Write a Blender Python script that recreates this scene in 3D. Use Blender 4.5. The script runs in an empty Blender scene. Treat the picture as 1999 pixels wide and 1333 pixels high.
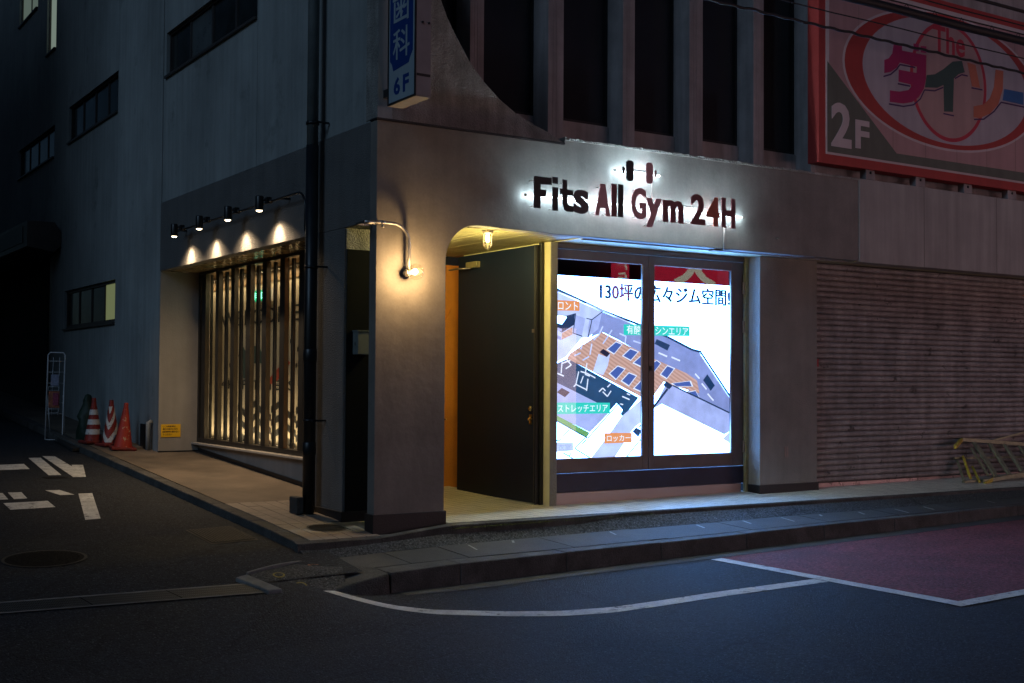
import bpy, bmesh, math, random
from mathutils import Vector, Matrix
random.seed(7)
R = math.radians
sc = bpy.context.scene
COL = sc.collection

# ------------------------------------------------------------------ camera, sky, sun, exposure
cam = bpy.data.cameras.new('camera')
cam.sensor_width = 36.0
cam.lens = 42.9
cam.shift_y = 0.00304
cam.clip_start = 0.1
cam.clip_end = 500
co = bpy.data.objects.new('camera', cam)
COL.objects.link(co)
_r = Vector((0.83827783, -0.5452092, 0.00609943))
_u = Vector((-0.02081202, -0.02081672, 0.99956667))
_f = Vector((0.54484597, 0.83804152, 0.0287971))
_m = Matrix((_r, _u, -_f)).transposed().to_4x4()
_m.translation = Vector((-5.47837, -10.92635, 1.5))
co.matrix_world = _m
sc.camera = co

SUN_DIR = Vector((-1.0, -0.42, 0.62)).normalized()      # towards the faint light in the sky
w = bpy.data.worlds.new('World')
sc.world = w
w.use_nodes = True
wn = w.node_tree
wn.nodes.clear()
sky = wn.nodes.new('ShaderNodeTexSky')
sky.sky_type = 'NISHITA'
sky.sun_disc = False
sky.sun_elevation = math.asin(SUN_DIR.z)
sky.sun_rotation = math.atan2(SUN_DIR.x, SUN_DIR.y) % (2 * math.pi)
bg = wn.nodes.new('ShaderNodeBackground')
bg.inputs['Strength'].default_value = 0.0115
wo = wn.nodes.new('ShaderNodeOutputWorld')
tint = wn.nodes.new('ShaderNodeMix')           # city night: the sky's light is a deep blue
tint.data_type = 'RGBA'
tint.blend_type = 'MULTIPLY'
tint.inputs[0].default_value = 1
tint.inputs[7].default_value = (0.55, 0.77, 1.0, 1)
wn.links.new(sky.outputs[0], tint.inputs[6])
wn.links.new(tint.outputs[2], bg.inputs[0])
wn.links.new(bg.outputs[0], wo.inputs[0])

sl = bpy.data.lights.new('night_sun', 'SUN')
sl.energy = 0.38
sl.angle = R(20)
sl.color = (0.42, 0.67, 1.0)
so = bpy.data.objects.new('night_sun', sl)
COL.objects.link(so)
so.rotation_euler = (-SUN_DIR).to_track_quat('-Z', 'Y').to_euler()

vs = sc.view_settings
vs.view_transform = 'Standard'
vs.look = 'None'
vs.exposure = 0.0
vs.gamma = 1.0
vs.use_curve_mapping = False
sc.render.engine = 'CYCLES'
sc.cycles.use_denoising = True
sc.cycles.max_bounces = 8
sc.cycles.transparent_max_bounces = 16
sc.cycles.sample_clamp_indirect = 60.0
sc.cycles.sample_clamp_direct = 11.0
sc.cycles.caustics_reflective = False
sc.cycles.caustics_refractive = False

# ------------------------------------------------------------------ materials
def mat(name, col, rough=0.7, var=0.18, scale=2.5, bump=0.0, bscale=60.0, metal=0.0, spec=0.4,
        streak=0.0, speck=0.0, sscale=180.0, coat=0.0, col2=None):
    m = bpy.data.materials.new(name)
    m.use_nodes = True
    nt = m.node_tree
    N, L = nt.nodes, nt.links
    b = N['Principled BSDF']
    b.inputs['Roughness'].default_value = rough
    b.inputs['Metallic'].default_value = metal
    b.inputs['Specular IOR Level'].default_value = spec
    if coat:
        b.inputs['Coat Weight'].default_value = coat
        b.inputs['Coat Roughness'].default_value = 0.15
    geo = N.new('ShaderNodeNewGeometry')
    pos = geo.outputs['Position']
    c2 = col2 or tuple(c * (1 - 2 * var) for c in col)
    nz = N.new('ShaderNodeTexNoise')
    nz.inputs['Scale'].default_value = scale
    nz.inputs['Detail'].default_value = 8
    nz.inputs['Roughness'].default_value = 0.62
    L.new(pos, nz.inputs['Vector'])
    rp = N.new('ShaderNodeMapRange')
    rp.inputs[1].default_value = 0.3
    rp.inputs[2].default_value = 0.7
    L.new(nz.outputs[0], rp.inputs[0])
    mx = N.new('ShaderNodeMix')
    mx.data_type = 'RGBA'
    mx.inputs[6].default_value = (*[max(0, c) for c in c2], 1)
    mx.inputs[7].default_value = (*[min(1, c * (1 + var * .6)) for c in col], 1)
    L.new(rp.outputs[0], mx.inputs[0])
    out = mx.outputs[2]
    def mult(fac_socket, lo, prev):
        k = N.new('ShaderNodeMapRange')
        k.inputs[1].default_value = 0.35
        k.inputs[2].default_value = 0.65
        k.inputs[3].default_value = lo
        k.inputs[4].default_value = 1.0
        L.new(fac_socket, k.inputs[0])
        q = N.new('ShaderNodeMix')
        q.data_type = 'RGBA'
        q.blend_type = 'MULTIPLY'
        q.inputs[0].default_value = 1
        L.new(prev, q.inputs[6])
        L.new(k.outputs[0], q.inputs[7])
        return q.outputs[2]
    if streak:
        mp = N.new('ShaderNodeMapping')
        mp.inputs['Scale'].default_value = (5, 5, 0.35)
        L.new(pos, mp.inputs[0])
        n2 = N.new('ShaderNodeTexNoise')
        n2.inputs['Scale'].default_value = 1.6
        n2.inputs['Detail'].default_value = 6
        L.new(mp.outputs[0], n2.inputs['Vector'])
        out = mult(n2.outputs[0], 1 - streak, out)
    if speck:
        n3 = N.new('ShaderNodeTexNoise')
        n3.inputs['Scale'].default_value = sscale
        n3.inputs['Detail'].default_value = 2
        L.new(pos, n3.inputs['Vector'])
        out = mult(n3.outputs[0], 1 - speck, out)
    L.new(out, b.inputs['Base Color'])
    rr = N.new('ShaderNodeMapRange')
    rr.inputs[3].default_value = max(0.02, rough - 0.12)
    rr.inputs[4].default_value = min(1, rough + 0.1)
    L.new(nz.outputs[0], rr.inputs[0])
    L.new(rr.outputs[0], b.inputs['Roughness'])
    if bump:
        n4 = N.new('ShaderNodeTexNoise')
        n4.inputs['Scale'].default_value = bscale
        n4.inputs['Detail'].default_value = 4
        L.new(pos, n4.inputs['Vector'])
        bp = N.new('ShaderNodeBump')
        bp.inputs['Strength'].default_value = bump
        bp.inputs['Distance'].default_value = 0.02
        L.new(n4.outputs[0], bp.inputs['Height'])
        L.new(bp.outputs[0], b.inputs['Normal'])
    return m

def emit(name, col, strength, rough=0.4):
    m = bpy.data.materials.new(name)
    m.use_nodes = True
    b = m.node_tree.nodes['Principled BSDF']
    b.inputs['Base Color'].default_value = (0.02, 0.02, 0.02, 1)
    b.inputs['Roughness'].default_value = rough
    b.inputs['Emission Color'].default_value = (*col, 1)
    b.inputs['Emission Strength'].default_value = strength
    return m

def glass(name, tint=(1, 1, 1), ior=1.5, rough=0.0):
    """thin pane: lets light straight through and mirrors by Fresnel"""
    m = bpy.data.materials.new(name)
    m.use_nodes = True
    nt = m.node_tree
    nt.nodes.clear()
    o = nt.nodes.new('ShaderNodeOutputMaterial')
    mx = nt.nodes.new('ShaderNodeMixShader')
    fr = nt.nodes.new('ShaderNodeFresnel')
    ge = nt.nodes.new('ShaderNodeNewGeometry')
    mi = nt.nodes.new('ShaderNodeMapRange')          # both faces of the thin pane see air outside
    mi.inputs[3].default_value = ior
    mi.inputs[4].default_value = 1.0 / ior
    nt.links.new(ge.outputs['Backfacing'], mi.inputs[0])
    nt.links.new(mi.outputs[0], fr.inputs[0])
    t = nt.nodes.new('ShaderNodeBsdfTransparent')
    t.inputs[0].default_value = (*tint, 1)
    g = nt.nodes.new('ShaderNodeBsdfGlossy')
    g.inputs['Roughness'].default_value = rough
    nt.links.new(fr.outputs[0], mx.inputs[0])
    nt.links.new(t.outputs[0], mx.inputs[1])
    nt.links.new(g.outputs[0], mx.inputs[2])
    nt.links.new(mx.outputs[0], o.inputs[0])
    return m

MORTAR = mat('trowelled_mortar', (0.225, 0.205, 0.185), 0.72, 0.16, 1.7, 0.25, 9, streak=0.10, speck=0.08, sscale=40)
STUCCO = mat('dark_stucco', (0.155, 0.15, 0.145), 0.62, 0.12, 2, 0.9, 70, streak=0.12, spec=0.5)
STUCCO_WARM = mat('grey_stucco', (0.26, 0.24, 0.215), 0.75, 0.12, 2, 0.7, 70, streak=0.1)
STUCCO_RAW = mat('raw_stucco', (0.43, 0.41, 0.38), 0.85, 0.22, 3, 1.0, 55, streak=0.35, speck=0.3, sscale=90)
RECESS = mat('recess_plaster', (0.30, 0.275, 0.25), 0.8, 0.08, 2, 0.2, 50, streak=0.1)
PALEWALL = mat('pale_painted_wall', (0.33, 0.35, 0.345), 0.75, 0.16, 0.5, 0.15, 25, streak=0.16)
PALEFASCIA = mat('pale_fascia', (0.36, 0.34, 0.32), 0.6, 0.1, 1.2, 0.1, 20, streak=0.22)
PLINTH = mat('black_skirting', (0.012, 0.012, 0.014), 0.5, 0.2, 6, 0.2, 60)
BLACK = mat('black_paint', (0.012, 0.012, 0.013), 0.45, 0.2, 5, 0.05, 80)
MATBLACK = mat('matt_black', (0.006, 0.007, 0.008), 0.9, 0.1, 5, spec=0.1)
DOORBLK = mat('dark_door_paint', (0.009, 0.016, 0.036), 0.40, 0.1, 1.2, 0.02, 30, streak=0.1, spec=0.18)
BRONZE = mat('bronze_frame', (0.10, 0.085, 0.08), 0.42, 0.12, 3, 0, metal=0.5)
NAVY = mat('navy_panel', (0.006, 0.010, 0.032), 0.35, 0.2, 4)
STEEL = mat('brushed_steel', (0.30, 0.25, 0.23), 0.45, 0.05, 2, 0.0, 200, metal=0.9)
CHROME = mat('conduit_steel', (0.55, 0.53, 0.5), 0.42, 0.1, 20, metal=1.0)
BRASS = mat('brass', (0.65, 0.45, 0.16), 0.28, 0.1, 20, metal=1.0)
BRASSTRIM = mat('yellowed_trim', (0.32, 0.27, 0.14), 0.45, 0.15, 9, metal=0.3)
ORANGE_WALL = mat('orange_wall', (0.68, 0.25, 0.03), 0.6, 0.1, 2, 0.3, 80)
YELLOWWALL = mat('cream_jamb', (0.58, 0.53, 0.33), 0.6, 0.06, 3, 0.1, 40)
BOARD = mat('ceiling_board', (0.42, 0.37, 0.2), 0.5, 0.12, 4, 0.05, 40)
PINKFIN = mat('pale_fin', (0.34, 0.30, 0.295), 0.6, 0.12, 3, 0.1, 30, streak=0.3)
DARKGLASS = mat('dark_window_glass', (0.028, 0.028, 0.032), 0.12, 0.1, 1, spec=0.35)
SHUTTER = mat('shutter_slat', (0.38, 0.345, 0.33), 0.5, 0.2, 2.2, 0.1, 40, streak=0.25, speck=0.25, sscale=14)
ASPHALT = mat('road_asphalt', (0.025, 0.030, 0.040), 0.82, 0.22, 1.3, 1.0, 70, speck=0.7, sscale=30, spec=0.3)
ASPHALT2 = mat('footway_asphalt', (0.085, 0.087, 0.09), 0.8, 0.18, 1.5, 1.0, 110, speck=0.8, sscale=42, spec=0.35)
REDROAD = mat('red_road_coating', (0.27, 0.068, 0.072), 0.85, 0.22, 1.5, 0.8, 130, speck=0.6, sscale=32)
WHITEPAINT = mat('road_paint', (0.70, 0.70, 0.67), 0.75, 0.16, 6, 0.4, 110, speck=0.25, sscale=60)
KERB = mat('kerb_concrete', (0.105, 0.10, 0.095), 0.85, 0.3, 3, 0.7, 70, speck=0.35, sscale=90)
SLAB = mat('gutter_slab', (0.08, 0.078, 0.076), 0.8, 0.22, 2, 0.6, 80, speck=0.35, sscale=100)
PAVE = mat('side_pavement', (0.17, 0.132, 0.098), 0.7, 0.25, 1.4, 0.35, 60, speck=0.1, sscale=60)
TILE = mat('paving_tile', (0.27, 0.22, 0.175), 0.6, 0.15, 5, 0.2, 60)
FTILE = mat('porch_tile', (0.60, 0.57, 0.50), 0.36, 0.14, 6, 0.1, 60, spec=0.5)
GROUT = mat('grout', (0.08, 0.075, 0.07), 0.9, 0.2, 10)
IRON = mat('cast_iron', (0.010, 0.0095, 0.009), 0.75, 0.25, 8, 0.8, 45, spec=0.15)
IRONRECT = mat('spotlit_iron', (0.060, 0.050, 0.040), 0.6, 0.25, 8, 0.8, 45)  # paler brown iron: spotlight gleam on the studs put into the colour
CHANNEL = mat('channel_edge', (0.20, 0.20, 0.195), 0.8, 0.25, 4, 0.5, 70)
MOSS = mat('moss', (0.09, 0.11, 0.02), 0.95, 0.3, 20, 0.8, 60)
PIPEBLK = mat('black_downpipe', (0.010, 0.011, 0.013), 0.38, 0.2, 4, spec=0.5)
PIPEGREY = mat('grey_downpipe', (0.17, 0.19, 0.19), 0.45, 0.12, 4, streak=0.2)
CONERED = mat('cone_red', (0.30, 0.026, 0.018), 0.55, 0.2, 14, speck=0.15, sscale=50)
CONEWHITE = mat('cone_white', (0.62, 0.6, 0.58), 0.5, 0.12, 20)
RUBBER = mat('rubber', (0.016, 0.016, 0.017), 0.8, 0.2, 10, 0.3, 60)
GREENBAG = mat('green_cover', (0.012, 0.030, 0.018), 0.6, 0.2, 14, 0.6, 12)
WHITEMETAL = mat('white_enamel', (0.62, 0.62, 0.64), 0.4, 0.08, 10)
PAPER1 = mat('pale_flyer', (0.30, 0.31, 0.42), 0.6, 0.2, 30)
PAPER2 = mat('orange_flyer', (0.45, 0.14, 0.07), 0.6, 0.35, 25)
PAPER3 = mat('magenta_flyer', (0.40, 0.06, 0.12), 0.6, 0.35, 30)
YSIGN = mat('yellow_notice', (0.80, 0.45, 0.012), 0.5, 0.05, 5)
INK = mat('black_ink', (0.012, 0.012, 0.014), 0.6, 0.1, 5)
CABLE = mat('cable_sheath', (0.010, 0.010, 0.011), 0.6, 0.2, 20)
LADDER = mat('ladder_alloy', (0.33, 0.32, 0.21), 0.4, 0.2, 12, metal=0.5)
LADDERY = mat('ladder_yellow', (0.60, 0.44, 0.06), 0.5, 0.3, 40)
GREYBOX = mat('meter_box', (0.17, 0.19, 0.18), 0.5, 0.1, 8)
SLAB_TICK = mat('chalky_paint', (0.30, 0.30, 0.29), 0.8, 0.3, 40)
YTICK = mat('yellow_paint', (0.30, 0.24, 0.06), 0.8, 0.3, 40)
OTICK = mat('orange_paint', (0.36, 0.14, 0.06), 0.8, 0.3, 40)
IRONDARK = mat('channel_black', (0.012, 0.012, 0.012), 0.9, 0.2, 10)
STEELDARK = mat('galvanised_grate', (0.10, 0.105, 0.105), 0.5, 0.2, 10, metal=0.5)
KERBDARK = mat('cover_frame', (0.055, 0.05, 0.042), 0.7, 0.2, 10)

# ------------------------------------------------------------------ mesh helpers
class MB:
    def __init__(s):
        s.v, s.f, s.mi, s.sm = [], [], [], []
    def face(s, pts, mi=0, smooth=False):
        n = len(s.v)
        s.v += [tuple(p) for p in pts]
        s.f.append(tuple(range(n, n + len(pts))))
        s.mi.append(mi)
        s.sm.append(smooth)
        return s
    def hexa(s, p, mi=0):
        n = len(s.v)
        s.v += [tuple(q) for q in p]
        for f in ((0, 3, 2, 1), (4, 5, 6, 7), (0, 1, 5, 4), (1, 2, 6, 5), (2, 3, 7, 6), (3, 0, 4, 7)):
            s.f.append(tuple(n + i for i in f)); s.mi.append(mi); s.sm.append(False)
        return s
    def box(s, x0, x1, y0, y1, z0, z1, mi=0):
        return s.hexa([(x0, y0, z0), (x1, y0, z0), (x1, y1, z0), (x0, y1, z0),
                       (x0, y0, z1), (x1, y0, z1), (x1, y1, z1), (x0, y1, z1)], mi)
    def prism(s, poly, fn, d0, d1, mi=0, smooth=False):
        """poly of 2D points, fn(u, v, d) -> 3D; extruded between d0 and d1"""
        n = len(s.v)
        k = len(poly)
        s.v += [tuple(fn(u, v, d0)) for u, v in poly] + [tuple(fn(u, v, d1)) for u, v in poly]
        s.f.append(tuple(range(n, n + k))); s.mi.append(mi); s.sm.append(False)
        s.f.append(tuple(range(n + 2 * k - 1, n + k - 1, -1))); s.mi.append(mi); s.sm.append(False)
        for i in range(k):
            j = (i + 1) % k
            s.f.append((n + i, n + k + i, n + k + j, n + j)); s.mi.append(mi); s.sm.append(smooth)
        return s
    def tube(s, path, r, seg=10, mi=0, caps=True):
        P = [Vector(p) for p in path]
        rs = r if isinstance(r, (list, tuple)) else [r] * len(P)
        n = len(s.v)
        prev = None
        for i, p in enumerate(P):
            t = (P[min(i + 1, len(P) - 1)] - P[max(i - 1, 0)]).normalized()
            if prev is None:
                a = Vector((0, 0, 1)) if abs(t.z) < 0.9 else Vector((1, 0, 0))
                x = t.cross(a).normalized()
            else:
                x = (prev - t * prev.dot(t)).normalized()
            prev = x
            y = t.cross(x)
            for k in range(seg):
                a = 2 * math.pi * k / seg
                s.v.append(tuple(p + (x * math.cos(a) + y * math.sin(a)) * rs[i]))
        for i in range(len(P) - 1):
            for k in range(seg):
                a, b = n + i * seg + k, n + i * seg + (k + 1) % seg
                s.f.append((a, b, b + seg, a + seg)); s.mi.append(mi); s.sm.append(True)
        if caps:
            s.f.append(tuple(range(n + seg - 1, n - 1, -1))); s.mi.append(mi); s.sm.append(False)
            e = n + (len(P) - 1) * seg
            s.f.append(tuple(range(e, e + seg))); s.mi.append(mi); s.sm.append(False)
        return s
    def lathe(s, prof, org, axis=(0, 0, 1), seg=24, mi=0, smooth=True, square=0):
        o = Vector(org); ax = Vector(axis).normalized()
        q = Vector((0, 0, 1)).rotation_difference(ax)
        n = len(s.v)
        for r, h in prof:
            for k in range(seg):
                a = 2 * math.pi * k / seg
                s.v.append(tuple(o + q @ Vector((r * math.cos(a), r * math.sin(a), h))))
        for i in range(len(prof) - 1):
            for k in range(seg):
                a, b = n + i * seg + k, n + i * seg + (k + 1) % seg
                s.f.append((a, b, b + seg, a + seg)); s.mi.append(mi); s.sm.append(smooth)
        return s
    def data(s, name, mats, bevel=0.0):
        me = bpy.data.meshes.new(name)
        me.from_pydata(s.v, [], s.f)
        for m in (mats if isinstance(mats, (list, tuple)) else [mats]):
            me.materials.append(m)
        me.polygons.foreach_set('material_index', s.mi)
        me.polygons.foreach_set('use_smooth', s.sm)
        bm = bmesh.new(); bm.from_mesh(me)
        bmesh.ops.recalc_face_normals(bm, faces=bm.faces)
        if bevel:
            ed = [e for e in bm.edges if len(e.link_faces) == 2 and e.calc_face_angle(0) > 0.6]
            bmesh.ops.bevel(bm, geom=ed, offset=bevel, segments=2, profile=0.5, affect='EDGES', clamp_overlap=True)
        bm.to_mesh(me); bm.free()
        me.update()
        return me
    def build(s, name, mats, parent=None, bevel=0.0, kind=None):
        return link(name, s.data(name, mats, bevel), parent, kind)

def link(name, me, parent=None, kind=None, loc=None):
    o = bpy.data.objects.new(name, me)
    COL.objects.link(o)
    if parent is not None:
        o.parent = parent
        o.matrix_parent_inverse = world_of(parent).inverted()
    if loc is not None:
        o.location = loc
    if kind:
        o['kind'] = kind
    return o

def world_of(o):
    m = Matrix.Translation(o.location) @ o.rotation_euler.to_matrix().to_4x4()
    if o.parent is not None:
        m = world_of(o.parent) @ o.matrix_parent_inverse @ m
    return m

def tag(o, label=None, cat=None, group=None, kind=None):
    if label: o['label'] = label
    if cat: o['category'] = cat
    if group: o['group'] = group
    if kind: o['kind'] = kind
    return o

def thing(name, label, cat, loc=(0, 0, 0), group=None):
    o = bpy.data.objects.new(name, None)
    o.empty_display_size = 0.1
    COL.objects.link(o)
    o.location = loc
    return tag(o, label, cat, group)

def copy_thing(src, loc, label=None, rz=None):
    def rec(o, par):
        c = o.copy(); COL.objects.link(c)
        if par is not None:
            c.parent = par
        for ch in [k for k in bpy.data.objects if k.parent == o and k is not c]:
            rec(ch, c)
        return c
    kids = {}
    c = rec(src, None)
    c.location = loc
    if rz is not None: c.rotation_euler = (0, 0, rz)
    if label: c['label'] = label
    return c

def text_mb(mb, s, fn, box, depth=0.004, bold=0.0, mi=0, keep=False):
    """lettering s fitted into box (u0, v0, u1, v1); fn(u, v, d) -> 3D"""
    c = bpy.data.curves.new('lettering', 'FONT')
    c.body = s
    c.size = 1.0
    c.offset = bold
    c.extrude = 0.5
    c.resolution_u = 3
    o = bpy.data.objects.new('lettering', c)
    COL.objects.link(o)
    dg = bpy.context.evaluated_depsgraph_get()
    me = bpy.data.meshes.new_from_object(o.evaluated_get(dg))
    bpy.data.objects.remove(o)
    vs_ = me.vertices
    xs = [v.co.x for v in vs_]; ys = [v.co.y for v in vs_]
    x0, x1, y0, y1 = min(xs), max(xs), min(ys), max(ys)
    u0, v0, u1, v1 = box
    su = (u1 - u0) / (x1 - x0); sv = (v1 - v0) / (y1 - y0)
    if keep:
        k = min(abs(su), sv); su = math.copysign(k, su); sv = k
    n = len(mb.v)
    for v in vs_:
        mb.v.append(tuple(fn(u0 + (v.co.x - x0) * su, v0 + (v.co.y - y0) * sv, (v.co.z + 0.5) * depth)))
    for p in me.polygons:
        mb.f.append(tuple(n + i for i in p.vertices)); mb.mi.append(mi); mb.sm.append(False)
    bpy.data.meshes.remove(me)
    return mb

def front(y):            # a plane facing the street: u = X, v = Z, d outwards (-Y)
    return lambda u, v, d: (u, y - d, v)
def side(x):             # a plane facing the side street: u = Y, v = Z, d outwards (-X)
    return lambda u, v, d: (x - d, u, v)

def rrect(u0, u1, v0, v1, r, n=5):
    p = []
    for cx, cy, a in ((u1 - r, v1 - r, 0), (u0 + r, v1 - r, 90), (u0 + r, v0 + r, 180), (u1 - r, v0 + r, 270)):
        for i in range(n + 1):
            t = R(a + 90 * i / n)
            p.append((cx + r * math.cos(t), cy + r * math.sin(t)))
    return p

def lerp(x, xs, ys):
    if x <= xs[0]: return ys[0]
    for i in range(len(xs) - 1):
        if x <= xs[i + 1]:
            t = (x - xs[i]) / (xs[i + 1] - xs[i])
            return ys[i] + t * (ys[i + 1] - ys[i])
    return ys[-1]
def smooth(t):
    t = max(0.0, min(1.0, t))
    return t * t * (3 - 2 * t)

# ------------------------------------------------------------------ ground heights
def rise(y):             # the side street climbs away from the main road
    return lerp(y, [-60, -2.6, 0, 1, 7, 9, 60], [0, 0, .30, .365, .72, .85, 4.1])
def main_z(x):
    return -0.40 + 0.02 * max(-40, min(60, x))
def road_z(x, y):
    a = smooth((-0.45 - x) / 1.0)
    b = smooth((-0.30 - x) / 0.5)
    t = smooth((y + 1.2) / 0.8)
    return main_z(x) + rise(y) * (a * (1 - t) + b * t)
def side_z(x, y):
    return -0.40 + 0.02 * x + rise(y)
def pave_z(y):
    return side_z(-0.9, y) + 0.085
def kerb_top(x):
    return lerp(x, [-.45, .2, 1, 3.46, 5.44, 8.8, 30], [-.225, -.195, -.185, -.155, -.12, -.09, .12])
def floor_z(x, y):
    return 0.035 + max(0, y + .15) * (0.005 + 0.012 * max(0, x - 1))
def floor_edge(x):
    return -0.10 - 0.03 * max(0, x - 1)
def slab_edge(x):
    return lerp(x, [-.75, 0, 2.8, 4.2, 6.5, 9.1, 20], [-.30, -.30, -.33, -.43, -.62, -.72, -.80])
def joint_y(x):
    return lerp(x, [-.4, 1, 9, 20], [-.86, -.97, -1.08, -1.08])
def inner_z(x):
    return lerp(x, [-.9, 0, .8, 2.2, 3.7, 7, 14], [-.11, -.075, -.02, -.012, -.012, -.012, -.005])

def sheet(name, mats, xs, ys, fz, kind='structure', cell=None, parent=None):
    mb = MB()
    n = len(ys)
    mb.v = [(x, y, fz(x, y)) for x in xs for y in ys]
    for i in range(len(xs) - 1):
        for j in range(n - 1):
            a = i * n + j
            mb.f.append((a, a + n, a + n + 1, a + 1)); mb.mi.append(0); mb.sm.append(True)
    o = link(name, mb.data(name, mats), parent, kind)
    return o

def frange(a, b, st):
    k = max(1, round((b - a) / st))
    return [a + (b - a) * i / k for i in range(k + 1)]
SHOPGLASS = glass('shop_glass', (.94, .96, .97), 1.55)
THINGLASS = glass('thin_glass', (.9, .9, .88), 1.45)
BULBGLASS = glass('bulb_glass', (.95, .93, .88), 1.5)
SHUTTERBAR = mat('shutter_bottom_bar', (0.42, 0.30, 0.28), 0.3, 0.1, 6, metal=0.7)
REDLABEL = mat('red_label', (0.35, 0.02, 0.03), 0.5, 0.1, 20)
REDGLOW = emit('red_standby_sign', (0.9, 0.02, 0.04), 0.5)
WALLGLASS = mat('side_window_glass', (0.02, 0.024, 0.024), 0.15, 0.2, 2, spec=0.4)
LITGREEN = emit('lit_window_green', (0.62, 0.72, 0.33), 0.20)
LITPALE = emit('lit_window_pale', (0.68, 0.86, 0.72), 0.24)
LITDIM = emit('lit_window_dim', (0.6, 0.8, 0.66), 0.14)
CURTAIN = mat('curtained_glass', (0.09, 0.10, 0.10), 0.3, 0.2, 4)
WALLDARK = mat('garage_wall', (0.05, 0.05, 0.048), 0.8, 0.2, 3, streak=.2)
VALANCE = mat('valance_wood', (0.26, 0.16, 0.07), 0.6, 0.15, 4)
SOFFITWOOD = mat('soffit_wood', (0.30, 0.22, 0.11), 0.28, 0.25, 5, spec=0.6)
SLATSIDE = mat('bronze_slat', (0.038, 0.030, 0.020), 0.35, 0.12, 3, spec=0.5)
SCREENCLOTH = mat('lobby_screen', (0.62, 0.54, 0.40), 0.8, 0.06, 3)
TEALPRINT = mat('teal_print', (0.05, 0.10, 0.10), 0.7, 0.1, 3)
REDPRINT = mat('red_print', (0.42, 0.06, 0.03), 0.7, 0.1, 3)
TUBE = emit('sign_tube', (0.62, 0.86, 1.0), 620)
TUBEFRONT = emit('sign_tube_front', (0.80, 0.93, 1.0), 7)
BULBW = emit('globe_bulb', (1.0, 0.65, 0.30), 700)
BULBY = emit('porch_bulb', (1.0, 0.84, 0.32), 2000)
BULBW2 = emit('spot_lens', (1.0, 0.80, 0.52), 12)
GREENFACE = emit('exit_green', (0.0, 0.50, 0.18), 1.6)
GREENMARK = emit('exit_mark', (0.25, 1.0, 0.62), 5)
REDBANNER = emit('red_banner', (1.0, 0.035, 0.09), 2.2)
CREAMLIT = emit('banner_print', (1.0, 0.92, 0.72), 2.6)
PINKFILL = emit('pink_fill', (1.0, 0.64, 0.66), 2.7)
CONEBASE = mat('cone_base', (0.20, 0.02, 0.015), 0.7, 0.3, 20)
SCUFFRED = mat('scuffed_cone_red', (0.36, 0.035, 0.02), 0.55, 0.25, 9, speck=0.1, col2=(0.28, 0.026, 0.016))
def CAP_MESH(me):
    m = me.copy(); m.materials.clear(); m.materials.append(SCUFFRED)
    return m

def wear(m, scale, lo, hi, col, detail=6):
    """let patches of another colour show through (worn paint, scuffs)"""
    nt = m.node_tree; b = nt.nodes['Principled BSDF']
    src = b.inputs['Base Color'].links[0].from_socket
    g = nt.nodes.new('ShaderNodeNewGeometry'); n = nt.nodes.new('ShaderNodeTexNoise')
    n.inputs['Scale'].default_value = scale; n.inputs['Detail'].default_value = detail; n.inputs['Roughness'].default_value = .7
    r = nt.nodes.new('ShaderNodeMapRange'); r.inputs[1].default_value = lo; r.inputs[2].default_value = hi
    x = nt.nodes.new('ShaderNodeMix'); x.data_type = 'RGBA'; x.inputs[7].default_value = (*col, 1)
    nt.links.new(g.outputs['Position'], n.inputs['Vector']); nt.links.new(n.outputs[0], r.inputs[0]); nt.links.new(r.outputs[0], x.inputs[0])
    nt.links.new(src, x.inputs[6]); nt.links.new(x.outputs[2], b.inputs['Base Color'])
wear(WHITEPAINT, 9, .56, .66, (.09, .09, .09))
wear(SHUTTER, 5.5, .62, .68, (.05, .045, .042), 3)
wear(PALEWALL, 1.3, .58, .80, (.10, .11, .105))
wear(STUCCO_RAW, 2.0, .62, .82, (.06, .055, .05))
wear(PAVE, 1.1, .56, .80, (.11, .09, .07))
wear(TILE, 2.4, .55, .75, (.10, .085, .07))
wear(FTILE, 1.7, .56, .78, (.36, .34, .29))
wear(KERB, 2.3, .50, .70, (.035, .033, .03))
wear(SLAB, 1.6, .52, .70, (.045, .043, .04))
wear(ASPHALT, .55, .54, .70, (.030, .031, .033), 10)
wear(MORTAR, 1.1, .58, .80, (.13, .115, .10))
wear(CONERED, 22, .60, .66, (.05, .015, .012), 3)
wear(CONEWHITE, 18, .58, .66, (.16, .12, .11), 3)
wear(SCUFFRED, 14, .60, .63, (.45, .30, .20), 4)

def cracks(m, scale, width, dark):
    nt = m.node_tree; b = nt.nodes['Principled BSDF']
    src = b.inputs['Base Color'].links[0].from_socket
    g = nt.nodes.new('ShaderNodeNewGeometry'); n = nt.nodes.new('ShaderNodeTexNoise'); n.inputs['Scale'].default_value = 2.2; n.inputs['Detail'].default_value = 5
    a = nt.nodes.new('ShaderNodeMix'); a.data_type = 'RGBA'; a.inputs[0].default_value = .22
    v = nt.nodes.new('ShaderNodeTexVoronoi'); v.feature = 'DISTANCE_TO_EDGE'; v.inputs['Scale'].default_value = scale
    r = nt.nodes.new('ShaderNodeMapRange'); r.inputs[1].default_value = 0; r.inputs[2].default_value = width; r.inputs[3].default_value = dark; r.inputs[4].default_value = 1
    x = nt.nodes.new('ShaderNodeMix'); x.data_type = 'RGBA'; x.blend_type = 'MULTIPLY'; x.inputs[0].default_value = 1
    nt.links.new(g.outputs['Position'], n.inputs['Vector']); nt.links.new(g.outputs['Position'], a.inputs[6]); nt.links.new(n.outputs[1], a.inputs[7])
    nt.links.new(a.outputs[2], v.inputs['Vector']); nt.links.new(v.outputs['Distance'], r.inputs[0]); nt.links.new(src, x.inputs[6]); nt.links.new(r.outputs[0], x.inputs[7])
    nt.links.new(x.outputs[2], b.inputs['Base Color'])
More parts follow.
